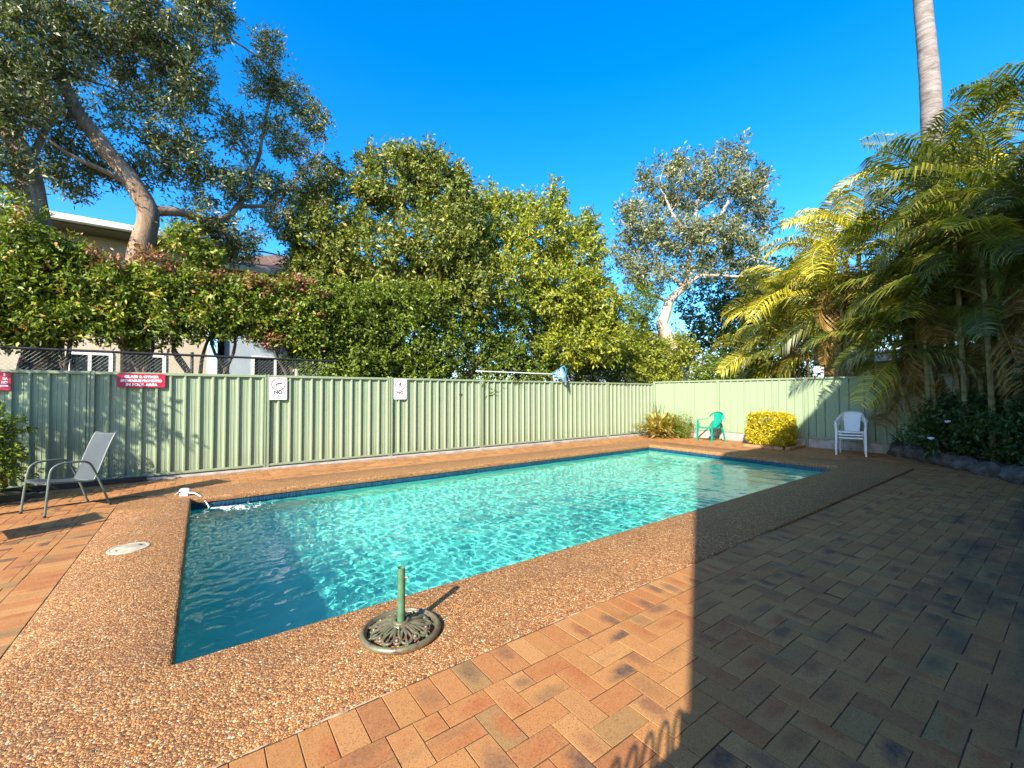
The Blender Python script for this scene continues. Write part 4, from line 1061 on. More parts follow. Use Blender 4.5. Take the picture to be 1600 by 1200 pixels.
t = thing('banksia_tree', 'thick upright banksia trunk with leafy crown at the far left', 'tree', base_of(atY(62, 400, 10.8)))
o = Vector(t.location); ax = 10.8
tp = [atY(72, 640, ax), atY(68, 450, ax), atY(60, 385, ax), atY(50, 320, ax), atY(38, 262, ax), atY(20, 215, ax), atY(-10, 160, ax), atY(-30, 90, ax)]
tp[0].z = -.1
mb = MB(); path = limb_mesh(mb, rel(tp, o), .29, .10, 14, .04, 31)
a1 = limb_mesh(mb, rel([tp[3], atY(25, 300, ax-.2), atY(-10, 285, ax-.3), atY(-60, 275, ax-.3)], o), .09, .03, 8, .04, 33)
a2 = limb_mesh(mb, rel([tp[4], atY(62, 225, ax+.2), atY(85, 190, ax+.4), atY(110, 150, ax+.5)], o), .08, .02, 8, .04, 35)
lobes = [(atY(-10, 205, 10.9), (.45, .5, .45), 90), (atY(0, 130, 10.6), (.8, .7, .7), 220), (atY(-5, 255, 10.6), (.3, .4, .25), 50), (atY(95, 195, 11.7), (.45, .45, .4), 80), (atY(-40, 60, 10.6), (1.0, .9, .8), 220), (atY(110, 285, 11.8), (.35, .4, .25), 50), (atY(-40, 250, 10.6), (.8, .7, .6), 150)]
_, CC = crown('crown', lobes, 21, .092, .030, M['leaf_banksia'], t, 23, .17, .50, 1.5, .5, .3, (.2, .6, .32), loc=o)
twigs(mb, path[12:]+a1+a2, [Vector(c)-o for c in CC], 170, 6, .014, .0035, 1.6)
mb.build('trunk', M['bark_grey'], t, smooth=True)

# --- hedge beyond the left half of the fence
def hedge(label, xs, stems, lobes, seed, mat, loc, per=17, L=.085, Wd=.040, gap=.24, tips=None, **kw):
    t = thing('hedge', label, 'hedge', loc); o = Vector(loc); q = random.Random(seed)
    cr_, CC = crown('foliage', lobes, per, L, Wd, mat, t, seed, .14, gap, 1.25, .5, .2, loc=o, ymin=9.62, **kw)
    if tips: crown('new_growth', tips, 15, .085, .036, M['leaf_red'], t, seed+5, .12, -1, 1.6, .4, .6, (.1, .6, .3), loc=o)
    for (x, y, z) in stems:
        mb = MB()
        for s in range(q.choice((2, 3))):
            p = [Vector((x+q.uniform(-.06, .06), y, -.1)), Vector((x+q.uniform(-.12, .12), y, 1.6)), Vector((x+q.uniform(-.4, .4), y+q.uniform(-.15, .15), z)), Vector((x+q.uniform(-.7, .7), y+q.uniform(-.3, .3), z+.8))]
            limb_mesh(mb, rel(p, o), .055, .016, 7, .03, seed+s)
        near = [Vector(c)-o for c in CC if abs(c[0]-x) < 1.0]
        if near: twigs(mb, rel([p[2], p[3]], o), near, 14, seed, .014, .004, 1.5)
        mb.build('stem', M['bark_dark'], t, smooth=True)
    return t
lb = []
for i, (px, top, bot) in enumerate(((-70, 380, 560), (10, 385, 545), (70, 395, 545), (130, 392, 540), (185, 408, 545), (240, 405, 545), (300, 415, 540), (350, 428, 535), (400, 432, 540), (445, 428, 560), (480, 440, 575))):
    p0, p1 = atY(px, top, 10.4), atY(px, bot, 10.2); zc = (p0.z+p1.z)/2; h = (p0.z-p1.z)/2
    lb.append((Vector(((p0.x+p1.x)/2, 10.35, zc+h*.35)), (.48, .55, h*.60), 165)); lb.append((Vector(((p0.x+p1.x)/2+.1, 10.3, zc-h*.35)), (.46, .5, h*.55), 150))
for (px, py, r) in ((20, 345, .38), (15, 390, .42), (55, 400, .34), (285, 375, .22), (320, 400, .22), (95, 400, .28)): lb.append((atY(px, py, 10.2), (r, r, r*1.2), 60))
tips = [(atY(px, py, 10.15), (rx, .22, .12), n) for px, py, rx, n in ((160, 408, .30, 26), (230, 402, .26, 28), (265, 425, .25, 22), (90, 420, .2, 14), (330, 438, .28, 26), (385, 442, .30, 40), (412, 452, .22, 24), (462, 446, .34, 46), (490, 462, .25, 32), (450, 490, .25, 18), (500, 500, .2, 24), (425, 535, .2, 20), (250, 470, .2, 10))]
hedge('leafy hedge with reddish tips growing along the left half of the fence', None, [(-2.5, 10.3, 2.4), (-1.9, 10.35, 2.4), (-.85, 10.3, 2.45), (-.1, 10.4, 2.4), (.35, 10.35, 2.4), (1.5, 10.3, 2.3)], lb, 41, M['leaf_hedge'], (-.5, 10.3, -.1), tips=tips, tb=(.08, .55, .38))
lb = []
for i, px in enumerate(range(500, 1001, 50)):
    for (py, dz) in ((590, 0), (555, .0), (515, 0), (475, 0)):
        p = atY(px+rnd.uniform(-15, 15), py, 10.2+.004*(px-500)*.2+rnd.uniform(-.1, .3)); k = (p-Vector((0, 0, CAMH))).length/10
        lb.append((p, (.58*k, .50, .48*k), int(125*k)))
for px in range(560, 1010, 55):
    for py in (510, 560): lb.append((atY(px, py, 11.3), (.75, .55, .6), 95))
hedge('dense green hedge packed under the big trees along the middle of the fence', None, [(2.6, 10.3, 2.2), (4.2, 10.4, 2.2), (6.1, 10.4, 2.3), (8.2, 10.5, 2.3), (10.4, 10.6, 2.3)], lb, 43, M['leaf_hedge'], (6.2, 10.4, -.1), tb=(.04, .50, .25), L=.09, Wd=.042)
lb = []
for (px, py, d) in ((985, 560, 16.6), (1010, 545, 17), (1040, 560, 17), (1065, 540, 17.5), (1090, 552, 17.5), (1120, 560, 17.5), (1140, 540, 18), (1165, 560, 18), (1015, 580, 17), (1075, 580, 17.2), (1140, 582, 17.6), (1190, 560, 18), (1190, 585, 17.6), (1230, 575, 18), (985, 590, 16.2), (1040, 592, 16.8), (1110, 592, 17.2), (1165, 595, 17.4), (1270, 570, 18.5)):
    lb.append((at(px, py, d), (.85, .7, .55), 110))
hedge('low yellowish hedge behind the fence corner at the foot of the pale tree', None, [tuple(at(1020, 575, 17)), tuple(at(1100, 575, 17.4)), tuple(at(1150, 575, 17.8))], lb, 47, M['leaf_yellow'], tuple(Vector((at(1070, 600, 17).x, at(1070, 600, 17).y, -.1))), tb=(.1, .5, .3), L=.11, Wd=.05)

t = thing('hedge', 'dark green hedge just behind the side fence under the golden palms', 'hedge', (16.4, 6.6, -.1)); o = Vector(t.location)
lb = [(Vector((16.1+rnd.uniform(-.4, .6), y, z)), (.6, .65, .5), 95) for y in [9.0-.62*k for k in range(6)] for z in (1.5, 2.1)] + [(Vector((16.6, y, 2.7)), (.6, .6, .4), 60) for y in (8.6, 7.4)]
_, CC = crown('foliage', lb, 15, .11, .05, M['leaf_hedge'], t, 49, .16, .05, 1.2, tb=(.02, .5, .25), loc=o)
mb = MB()
for k in range(4): limb_mesh(mb, [Vector((0, 2.2-.9*k, 0)), Vector((.05, 2.2-.9*k, 1.1)), Vector((.1, 2.3-.9*k, 2.2))], .05, .015, 7, .03, k)
mb.build('stems', M['bark_dark'], t, smooth=True)
# --- big trees in the middle
def big_tree(label, loc, lobes, trunk_r, fork_z, mat, bark, seed, per, L, Wd, gap, tb, ntw=120, spread=.17, gscale=.9, limbs=None, **kw):
    t = thing('broadleaf_tree', label, 'tree', loc); o = Vector(loc)
    _, CC = crown('crown', lobes, per, L, Wd, mat, t, seed, spread, gap, gscale, tb=tb, loc=o, **kw)
    mb = MB(); f = Vector((0, 0, fork_z)); limb_mesh(mb, [Vector((0, 0, 0)), Vector((.05, .02, fork_z*.5)), f], trunk_r, trunk_r*.75, 12, .03, seed)
    st = [f]
    for (c, r, n) in lobes:
        e = Vector(c)-o
        if n < 40: continue
        m = f.lerp(e, .5)+Vector((0, 0, .25*(e-f).length*.3)); st += limb_mesh(mb, [f, m, e], trunk_r*.45, .02, 7, .08, seed+n)[3:]
    twigs(mb, st, [Vector(c)-o for c in CC], ntw, seed, .016, .004, 2.0)
    mb.build('trunk', bark, t, smooth=True); return t
D1 = 12.3
A0 = A
def A(px, py, d): return A0(px-22, py, d)
bl = [(A(560, 330, D1), (1.2, 1.2, .9), 270), (A(640, 290, D1), (1.15, 1.1, .85), 280), (A(660, 255, D1+.2), (.65, .7, .42), 110), (A(720, 300, D1+.2), (.85, .9, .75), 180), (A(515, 370, D1-1.0), (.75, .7, .7), 190), (A(505, 430, D1-1.0), (.6, .6, .6), 130), (A(735, 400, D1-.3), (.9, .9, .9), 210), (A(760, 460, D1-.4), (.9, .8, .7), 170), (A(600, 400, D1-.6), (1.3, 1.2, .85), 290), (A(700, 380, D1-.4), (1.2, 1.1, .85), 260), (A(540, 440, D1-.7), (.95, 1.0, .7), 190), (A(640, 470, D1-.7), (1.1, 1.0, .75), 220), (A(735, 340, D1), (.6, .7, .6), 110),
      (A(600, 255, D1), (.28, .3, .30), 26), (A(545, 270, D1), (.3, .3, .32), 28), (A(500, 310, D1), (.4, .4, .38), 45), (A(700, 250, D1), (.35, .35, .32), 38), (A(740, 280, D1+.2), (.3, .3, .36), 32), (A(490, 420, D1-.4), (.45, .5, .45), 80), (A(505, 470, D1-.6), (.6, .6, .5), 120), (A(580, 480, D1-.3), (1.0, .8, .6), 180), (A(690, 450, D1), (1.1, .9, .8), 200)]
big_tree('large dark glossy leaved tree left of centre, tallest one behind the fence', (A(630, 600, D1)[0], A(630, 600, D1)[1], -.1), bl, .19, 2.3, M['leaf_dark'], M['bark_dark'], 51, 27, .112, .050, .22, (.18, .50, .34), spread=.19)
D2 = 14.3
bl = [(A(765, 345, D2-.6), (.75, .8, .7), 120), (A(760, 420, D2-.8), (.8, .8, .8), 130), (A(800, 350, D2), (1.15, 1.1, 1.0), 210), (A(870, 370, D2-.2), (1.3, 1.2, 1.0), 270), (A(930, 400, D2-.1), (1.0, 1.0, .9), 200), (A(830, 430, D2-.5), (1.2, 1.1, .9), 230), (A(900, 460, D2-.6), (1.3, 1.1, .9), 250), (A(950, 470, D2-.3), (.9, 1.0, .95), 180), (A(960, 530, D2-.5), (.9, .9, .8), 140), (A(785, 310, D2), (.5, .5, .38), 50), (A(845, 322, D2), (.5, .5, .5), 55), (A(890, 305, D2), (.26, .26, .5), 36), (A(893, 345, D2), (.4, .4, .4), 45), (A(938, 355, D2), (.42, .42, .42), 45), (A(770, 400, D2-.6), (.7, .8, .9), 110), (A(905, 540, D2-.7), (1.0, .9, .7), 130)]
big_tree('yellow green tree right of the dark tree with ragged pointed top', (A(880, 600, D2)[0], A(880, 600, D2)[1], -.1), bl, .15, 2.2, M['leaf_yellow'], M['bark_dark'], 53, 26, .12, .052, .24, (.10, .50, .38), spread=.21)
# --- silvery banksia beyond the corner, with a crooked pale trunk
D3 = 18.0
t = thing('banksia_tree', 'silvery banksia with crooked pale trunk beyond the fence corner', 'tree', (at(1046, 600, D3).x, at(1046, 600, D3).y, -.1)); o = Vector(t.location)
tp = [Vector(o), at(1050, 560, D3), at(1044, 530, D3), at(1034, 508, D3), at(1040, 490, D3), at(1046, 472, D3), at(1058, 458, D3), at(1070, 448, D3), at(1074, 425, D3), at(1080, 380, D3), at(1090, 320, D3), at(1110, 265, D3)]
mb = MB(); path = limb_mesh(mb, rel(tp, o), .34, .04, 12, .05, 61)
ls = []
for e in ([tp[7], at(1040, 425, D3), at(1010, 380, D3), at(1000, 310, D3)], [tp[8], at(1110, 400, D3+.3), at(1150, 360, D3+.5), at(1180, 310, D3+.5)], [tp[9], at(1050, 330, D3-.3), at(1030, 290, D3-.3)], [tp[9], at(1130, 330, D3), at(1150, 280, D3), at(1160, 240, D3)], [tp[7], at(1100, 430, D3-.5), at(1160, 432, D3-.4), at(1190, 425, D3)], [tp[5], at(1010, 455, D3-.3), at(985, 440, D3-.3)]):
    ls += limb_mesh(mb, rel(e, o), .09, .02, 7, .08, 63)
bl = [(at(1000, 350, D3), (1.0, 1, .85), 120), (at(1060, 300, D3), (1.25, 1.1, .95), 170), (at(1130, 290, D3), (1.2, 1.1, .85), 160), (at(1170, 320, D3+.3), (.9, .9, .8), 100), (at(1050, 370, D3-.4), (1.3, 1.1, .85), 180), (at(1120, 370, D3-.2), (1.3, 1.1, .8), 170), (at(1010, 430, D3-.4), (1.05, 1, .75), 130), (at(1090, 425, D3), (1.1, 1, .6), 120), (at(1160, 400, D3), (1.0, 1, .8), 120), (at(985, 390, D3), (.8, .8, .75), 80),
      (at(1007, 285, D3), (.28, .28, .62), 26), (at(980, 330, D3), (.3, .3, .45), 24), (at(1035, 265, D3), (.3, .3, .5), 26), (at(1098, 250, D3), (.3, .3, .5), 26), (at(1135, 240, D3), (.16, .16, .42), 14), (at(1158, 240, D3), (.28, .3, .55), 26), (at(1185, 280, D3), (.45, .4, .45), 36), (at(1065, 252, D3), (.28, .3, .42), 22), (at(1195, 350, D3+.3), (.5, .5, .5), 40), (at(1180, 440, D3), (.8, .8, .6), 70)]
_, CC = crown('crown', bl, 21, .16, .055, M['leaf_grey'], t, 65, .27, .32, 1.0, .55, .45, (.06, .62, .32), loc=o)
twigs(mb, path[20:]+ls, [Vector(c)-o for c in CC], 330, 9, .016, .005, 2.6)
mb.build('trunk', M['bark_pale'], t, smooth=True)

# darker trees further back fill the gaps
def back_tree(label, px, py0, py1, depth, wid, seed, mat, n=240, L=.20):
    top, bot = at(px, py0, depth), at(px, py1, depth); zc = (top.z+bot.z)/2; h = (top.z-bot.z)/2; q = random.Random(seed)
    lobes = [(Vector((top.x+q.uniform(-.6, .6)*wid, top.y+q.uniform(-.6, .6)*wid, zc+q.uniform(-.6, .55)*h)), (wid*.62, wid*.62, h*.45), n//5) for _ in range(7)]
    big_tree(label, (top.x, top.y, -.1), lobes, .2, max(1.5, zc-h), mat, M['bark_dark'], seed, 17, L, L*.45, .06, (.03, .5, .3), 30, .30)
back_tree('dark shady tree behind the pale banksia trunk', 1140, 415, 575, 22, 2.6, 71, M['leaf_shrub'], 420)
back_tree('dark bushy tree behind the golden palms', 1225, 390, 560, 20, 2.0, 73, M['leaf_dark'], 330)
back_tree('dark tree filling the gap above the pale neighbouring shed', 1340, 420, 525, 26, 3.0, 75, M['leaf_dark'], 420, .24)
back_tree('shaded dark tree behind the palm stems at the right edge', 1545, 300, 620, 15.5, 2.1, 77, M['leaf_shrub'], 330)
back_tree('mid green tree low behind the golden cane palms', 1290, 470, 600, 19, 1.9, 78, M['leaf_dark'], 300)
back_tree('dark leafy tree half hidden behind the hanging palm fronds', 1470, 400, 560, 19, 1.8, 79, M['leaf_shrub'], 260)

# ------------------------------------------------------------------ palms
def frond_mesh(Lf, e0, droop, nl, ll, wl, seed, mat, vee=.35, gap=0):
    wl = wl*1.08; ll *= 1.38
    q = random.Random(seed); n = 14; pts = []; p = Vector((0, 0, 0)); th = []
    for i in range(n+1):
        s = i/n; a = R(e0-droop*s**1.25); th.append(a); pts.append(p.copy()); p = p+Vector((math.cos(a), 0, math.sin(a)))*(Lf/n)
    mb = MB(); mb.tube(pts, [.016*(1-.85*i/n)+.002 for i in range(n+1)], 5)
    tone = [.55]*len(mb.f)
    for side in (-1, 1):
        for k in range(nl):
            s = .16+.84*(k+q.random()*.6)/nl
            if q.random() < gap: continue
            i = min(n-1, int(s*n)); t = s*n-i; b = pts[i].lerp(pts[i+1], t); a = th[i]
            tan = Vector((math.cos(a), 0, math.sin(a))); up = Vector((-math.sin(a), 0, math.cos(a))); sd = Vector((0, side, 0))
            fw = R(48-30*s+q.uniform(-5, 5))
            l = ll*(math.sin(math.pi*min(1, .16+.84*s)**.9)**.55*.9+.12)*q.uniform(.9, 1.08)
            d = (tan*math.sin(fw)*1.1+sd*math.cos(fw)+up*(vee+q.uniform(-.08, .08))).normalized()
            dr = q.uniform(.30, .60)
            m = b+d*l*.5-Vector((0, 0, l*.05)); e = b+d*l*.93-Vector((0, 0, l*dr))
            wv = tan*wl*.5
            mb.add([b-wv*.5, b+wv*.5, m+wv+up*.004, m-wv, e], [(0, 1, 2, 3), (3, 2, 4)])
            tn = q.random()*.75+.05
            tone += [tn, tn+.1]
    me = mb.mesh('frond', mat)
    a = me.attributes.new('tone', 'FLOAT', 'FACE'); a.data.foreach_set('value', tone)
    return me
FR = {}
for key, mat in (('g', 'frond'), ('y', 'frond_sunlit_gold'), ('d', 'dry')):
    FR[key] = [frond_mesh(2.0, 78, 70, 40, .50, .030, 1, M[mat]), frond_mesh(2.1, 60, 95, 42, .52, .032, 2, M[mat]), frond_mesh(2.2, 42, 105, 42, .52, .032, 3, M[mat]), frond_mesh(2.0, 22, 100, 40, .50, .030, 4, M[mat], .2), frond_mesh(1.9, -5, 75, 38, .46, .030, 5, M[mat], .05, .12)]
def palm(label, base, stems, seed, kinds='gggy', nf=9, size=1.0, mat='cane', r=.045, group=None, azs=None, dead=1):
    t = thing('cane_palm', label, 'palm', base, 0, group); q = random.Random(seed); b = Vector(base)
    for (dx, dy, h, lx, ly) in stems:
        p = [Vector((dx, dy, -.1)), Vector((dx+lx*.35, dy+ly*.35, h*.5)), Vector((dx+lx, dy+ly, h))]
        MB().tube(smooth_path(p, 5), [r*1.15-(r*.3)*i/10 for i in range(11)], 8).build('stem', M[mat], t, smooth=True)
        top = p[-1]
        MB().tube([top-Vector((0, 0, .1)), top+Vector((0, 0, .25)), top+Vector((0, 0, .62))], [r*.95, r*1.15, r*.5], 8).build('crownshaft', M['frond_sunlit_gold'] if 'y' in kinds else M['frond'], t, smooth=True)
        a0 = q.uniform(0, 6.28)
        for k in range(nf):
            az = a0+k*2.4+q.uniform(-.3, .3); v = min(4, int(k/nf*5))
            me = FR[q.choice(kinds)][v]
            f = link('frond', me, t, top+Vector((0, 0, .55-.35*k/nf)), (q.uniform(-.5, .5), q.uniform(-.12, .12), az)); s = size*q.uniform(.85, 1.12); f.scale = (s, s, s)
        for k in range(dead):
            f = link('dry_frond', FR['d'][4], t, top+Vector((0, 0, .1)), (q.uniform(-.9, .9), R(55), q.uniform(0, 6.28))); f.scale = (size*.85,)*3
    return t
# beyond the side fence, catching the sun
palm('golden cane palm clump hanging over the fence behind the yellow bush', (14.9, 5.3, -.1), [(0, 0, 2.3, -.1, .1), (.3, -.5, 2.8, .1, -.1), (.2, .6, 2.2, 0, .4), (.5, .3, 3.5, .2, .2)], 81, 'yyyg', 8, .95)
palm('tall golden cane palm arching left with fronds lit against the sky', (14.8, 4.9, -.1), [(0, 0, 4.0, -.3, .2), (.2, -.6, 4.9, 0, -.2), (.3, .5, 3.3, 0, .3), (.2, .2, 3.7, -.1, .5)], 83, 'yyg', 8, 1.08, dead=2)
palm('golden cane palm before the tall grey palm trunk', (13.9, 3.2, -.1), [(0, 0, 4.9, -.1, .3), (.2, -.7, 6.3, .1, -.1), (-.2, .3, 4.4, -.3, .4), (0, .4, 3.4, -.2, .3)], 85, 'yyg', 8, 1.1, dead=2)
palm('bushy cane palm behind the stacked white chairs with drooping brown frond', (14.2, 2.3, -.1), [(0, 0, 3.0, -.3, .1), (.3, .3, 4.2, 0, 0), (-.2, -.4, 5.0, -.2, -.1)], 87, 'gggy', 9, 1.08, dead=4)
# inside the planted bed, in the shade of the flats
palm('young palm in front of the fence end whose fronds hang before the chairs', (12.72, 2.25, 0), [(0, 0, 1.9, -.1, .35), (.1, -.2, 2.6, .1, .2)], 99, 'ggy', 9, .92, dead=2)
palm('shaded palm in the bed with low fronds in front of the fence end', (12.5, 1.9, 0), [(0, 0, 2.1, -.1, .1), (.2, -.4, 3.1, .1, 0), (-.1, .1, 3.7, 0, .1)], 89, 'g', 9, .95, dead=2)
palm('shaded multi stemmed palm in the middle of the planted bed', (12.5, 1.25, 0), [(0, 0, 3.2, .1, .1), (.3, -.3, 4.1, .1, -.1), (-.3, .2, 4.7, -.1, .1), (.2, .3, 2.6, .2, .2)], 91, 'g', 9, 1.05, dead=2)
palm('tallest shaded palm at the right picture edge with sunlit top', (12.2, .55, 0), [(0, 0, 4.2, 0, .1), (.3, -.2, 5.6, .1, .0), (-.3, .3, 3.2, -.2, .1), (.1, .4, 4.7, .1, .2)], 93, 'gggy', 9, 1.1, dead=2)
palm('dark palm clump behind the flowering shrubs near the right picture edge', (11.8, .85, 0), [(0, 0, 2.6, -.1, .1), (.2, -.3, 3.5, .1, .0), (-.1, .2, 4.1, 0, .1)], 95, 'g', 9, 1.0, dead=1)
t = thing('tall_palm', 'tall palm with a smooth grey ringed trunk rising out of the picture', 'palm', (13.87, 2.35, -.1)); o = Vector(t.location)
tp = [o, atX(1462, 300, 13.9), atX(1458, 240, 13.9), atX(1452, 120, 13.9), atX(1441, 0, 13.9), atX(1430, -120, 13.9), atX(1424, -230, 13.9)]
tp = [Vector((p.x, p.y, p.z)) for p in tp]
mb = MB(); pp = smooth_path(rel(tp, o), 6); m = len(pp)
mb.tube(pp, [.245-.10*min(1, i/(m-1)*1.2) + (.006 if i % 2 else 0) for i in range(m)], 18); mb.build('trunk', M['palm_trunk'], t, smooth=True)
for k in range(13):
    f = link('frond', FR['g'][min(4, k//3)], t, pp[-1], (rnd.uniform(-.3, .3), 0, k*2.4)); f.scale = (1.5,)*3

# ------------------------------------------------------------------ shrubs and small plants
def shrub(name, label, loc, lobes, mat, seed, per=16, L=.07, Wd=.035, gap=.0, tb=(.08, .55, .32), stems=5, cat='shrub', spread=.11, **kw):
    t = thing(name, label, cat, loc); o = Vector(loc)
    lo = [(Vector(c)+o, r, n) for c, r, n in lobes]
    _, CC = crown('foliage', lo, per, L, Wd, mat, t, seed, spread, gap, 2.0, .6, .25, tb, loc=o, zmin=o.z+.02, **kw)
    q = random.Random(seed); mb = MB()
    for k in range(stems):
        c = Vector(CC[q.randrange(len(CC))])-o; limb_mesh(mb, [Vector((q.uniform(-.06, .06), q.uniform(-.06, .06), -.05)), Vector((c.x*.4, c.y*.4, c.z*.5)), c], .018, .006, 6, .02, seed+k)
    mb.build('stems', M['bark_dark'], t, smooth=True)
    return t, CC
shrub('leafy_shrub', 'bright green leafy shrub at the left edge beside the sling chair', (-2.35, 8.25, 0), [((0, 0, .85), (.46, .42, .40), 170), ((.15, -.05, .50), (.40, .36, .38), 130), ((-.4, .1, .6), (.5, .4, .5), 120)], M['leaf_hedge'], 101, 16, .062, .034, tb=(.05, .62, .1))
def topiary():
    loc = (12.42, 5.12, bz(9)+.0); t = thing('clipped_bush', 'golden clipped box shaped bush at the fence between the plastic chairs', 'bush', loc)
    g = np.random.default_rng(103); n = 11000
    u = g.uniform(-1, 1, (n, 3)); ax_ = g.integers(0, 3, n); sgn = np.where(g.random(n) < .5, -1, 1); u[np.arange(n), ax_] = sgn
    k = (np.abs(u)**5).sum(1)**(1/5); s = u/k[:, None]*(.80+.24*g.random(n)**.5)[:, None]
    hx, hy, hz = .43, .48, .41
    lump = 1+.13*noise3(s*1.0, 2.8, 7)
    P = s*np.array([hx, hy, hz])*lump[:, None]+np.array([0, 0, .47]); O = unit(s**3/np.array([hx, hy, hz]))
    sh = (g.random(n) < .05)[:, None]*g.random((n, 1))*.09; P = P+(O+np.array([0, 0, .5]))*sh
    k = P[:, 2] > .03; P, O = P[k], O[k]; n = len(P)
    D = unit(O*.55+g.normal(size=(n, 3))*.65+np.array([0, 0, .25])); N = unit(g.normal(size=(n, 3))*.5+O*.5+np.array([0, 0, .5]))
    sc = .7+.6*g.random(n)
    leaf_object('foliage', P, D, N, .052*sc, .027*sc, .1+.85*g.random(n)**.9, M['leaf_gold'], t)
    mb = MB(); q = random.Random(3)
    for _ in range(7):
        e = Vector((q.uniform(-.3, .3), q.uniform(-.3, .3), q.uniform(.5, .75))); limb_mesh(mb, [Vector((q.uniform(-.05, .05), q.uniform(-.05, .05), -.05)), e*.5, e], .016, .006, 6, .02, 3)
    mb.build('stems', M['bark_dark'], t, smooth=True)
topiary()
def straps(name, label, loc, n, Lr, w, mat, seed, cat='plant', up=(35, 85), drp=1.0, drymix=0):
    t = thing(name, label, cat, loc); q = random.Random(seed)
    for part, mt, cnt, hang in (('leaves', mat, n, 0), ('dry_leaves', M['dry'], drymix, 1)):
        if not cnt: continue
        mb = MB(); tone = []
        for k in range(cnt):
            az = q.uniform(0, 6.283); e = R(q.uniform(*up)) if not hang else R(q.uniform(-5, 35)); L = q.uniform(*Lr)*(.75 if hang else 1); ww = w*q.uniform(.7, 1.2); sgn = Vector((-math.sin(az), math.cos(az), 0))
            p = Vector((q.uniform(-.16, .16), q.uniform(-.16, .16), q.uniform(.0, .18) if not hang else q.uniform(0, .1))); vs = []; m = 5
            for i in range(m+1):
                s = i/m; a = e-R(75)*drp*s**1.4; wd = ww*(math.sin(math.pi*(.12+.88*s))**.7)*.5 if i < m else .001
                vs += [p-sgn*wd, p+Vector((0, 0, -wd*.35)), p+sgn*wd]; p = p+Vector((math.cos(az)*math.cos(a), math.sin(az)*math.cos(a), math.sin(a)))*(L/m)
                p.z = max(p.z, .01)
            fs = []
            for i in range(m): fs += [(i*3, i*3+1, i*3+4, i*3+3), (i*3+1, i*3+2, i*3+5, i*3+4)]
            mb.add(vs, fs); tn = q.random(); tone += [min(1, max(0, tn+q.uniform(-.08, .08))) for _ in fs]
        me = mb.mesh(part, mt, True); a = me.attributes.new('tone', 'FLOAT', 'FACE'); a.data.foreach_set('value', tone); link(part, me, t)
    return t
straps('strap_leaf_plant', 'pale yellow striped strap leaved plant in the fence corner', (12.05, 8.42, bz(9)), 210, (.55, 1.0), .07, M['variegated'], 111, up=(30, 88), drymix=45)
straps('strap_leaf_plant', 'yellow green strap leaved plant beside the fern in the fence corner', (12.35, 8.20, bz(9)), 120, (.5, .95), .06, M['variegated'], 113, up=(35, 88), drymix=30)
shrub('fern_bush', 'small green ferny bush by the turquoise chair side of the corner planting', (12.62, 7.92, bz(9)), [((0, 0, .40), (.38, .40, .36), 150), ((-.15, -.1, .25), (.36, .36, .22), 90)], M['leaf_hedge'], 115, 14, .055, .018, tb=(.15, .5, .1))
straps('thin_weed', 'thin feathery weed standing above the corner planting', (12.45, 8.62, bz(9)), 14, (.9, 1.2), .022, M['leaf_shrub'], 117, up=(70, 88), drp=.5)
straps('strap_leaf_plant', 'tuft of strap leaves poking over the fence top by the net pole', (5.75, FY+.22, 1.0), 22, (.7, 1.05), .045, M['leaf_yellow'], 119, up=(50, 88), drp=.9)
straps('strap_leaf_plant', 'pale broad leaved tuft behind the net pole over the fence top', (6.9, FY+.32, 1.1), 26, (.7, 1.0), .055, M['leaf_yellow'], 121, up=(50, 88), drp=.8)
fl_spots = []
for nm, lab, loc, lo, sd in (('flowering_shrub', 'dark shrub with a pink flower in the bed beside the fence end', (12.35, 1.55, .05), [((0, 0, .75), (.75, .65, .60), 190), ((-.4, .2, .45), (.6, .5, .45), 130), ((.3, -.4, 1.1), (.5, .5, .4), 90)], 131),
                        ('flowering_shrub', 'broad low shrub with white flowers behind the border stones', (11.55, .75, .05), [((0, 0, .65), (.75, .62, .52), 190), ((-.3, -.3, .5), (.6, .5, .45), 130), ((.2, -.2, 1.05), (.5, .5, .35), 80)], 133),
                        ('flowering_shrub', 'tall dark shrub with a thin pale stem at the right picture edge', (10.85, -.05, .05), [((0, 0, .75), (.65, .65, .62), 180), ((-.2, -.4, .9), (.7, .6, .6), 150), ((.3, .2, 1.6), (.5, .5, .5), 110), ((.1, -.3, 2.0), (.6, .5, .5), 110)], 135)):
    s, CC = shrub(nm, lab, loc, lo, M['leaf_shrub'], sd, 17, .085, .042, -.1, spread=.13)
    q = random.Random(sd); o = Vector(loc); k = 0
    for c in sorted([Vector(c) for c in CC], key=lambda c: (c-Vector((0, 0, CAMH))).length)[:40:20]:
        mb = MB()
        for j in range(5):
            a = 2*math.pi*j/5; d = Vector((math.cos(a)*.5-.4, math.sin(a), .2+.4*math.cos(a))); e = Vector((-.3, 0, .3)); p = c-o+Vector((-.08, -.02, .04)); sdv = d.cross(e).normalized()
            mb.add([p, p+d*.030+sdv*.022, p+d*.055, p+d*.030-sdv*.022], [(0, 1, 2, 3)])
        mb.build('flower', M['petal'], s); k += 1
ps = thing('bare_sapling', 'thin pale bare stem leaning among the shrubs at the right edge', 'sapling', (10.55, .10, 0))
mb = MB(); limb_mesh(mb, [Vector((0, 0, 0)), Vector((0, 0, .9)), Vector((.10, .02, 1.6)), Vector((.16, .05, 2.3))], .022, .010, 7, .01, 3); limb_mesh(mb, [Vector((.02, 0, 1.0)), Vector((-.15, .2, 1.5)), Vector((-.2, .4, 1.9))], .012, .005, 6, .01, 4); mb.build('stem', M['bark_pale'], ps, smooth=True)
straps('strap_leaf_plant', 'dark grassy tuft at the foot of the side fence beside the bed', (12.9, 2.45, 0), 60, (.4, .7), .03, M['leaf_shrub'], 141, up=(30, 85), drymix=25)
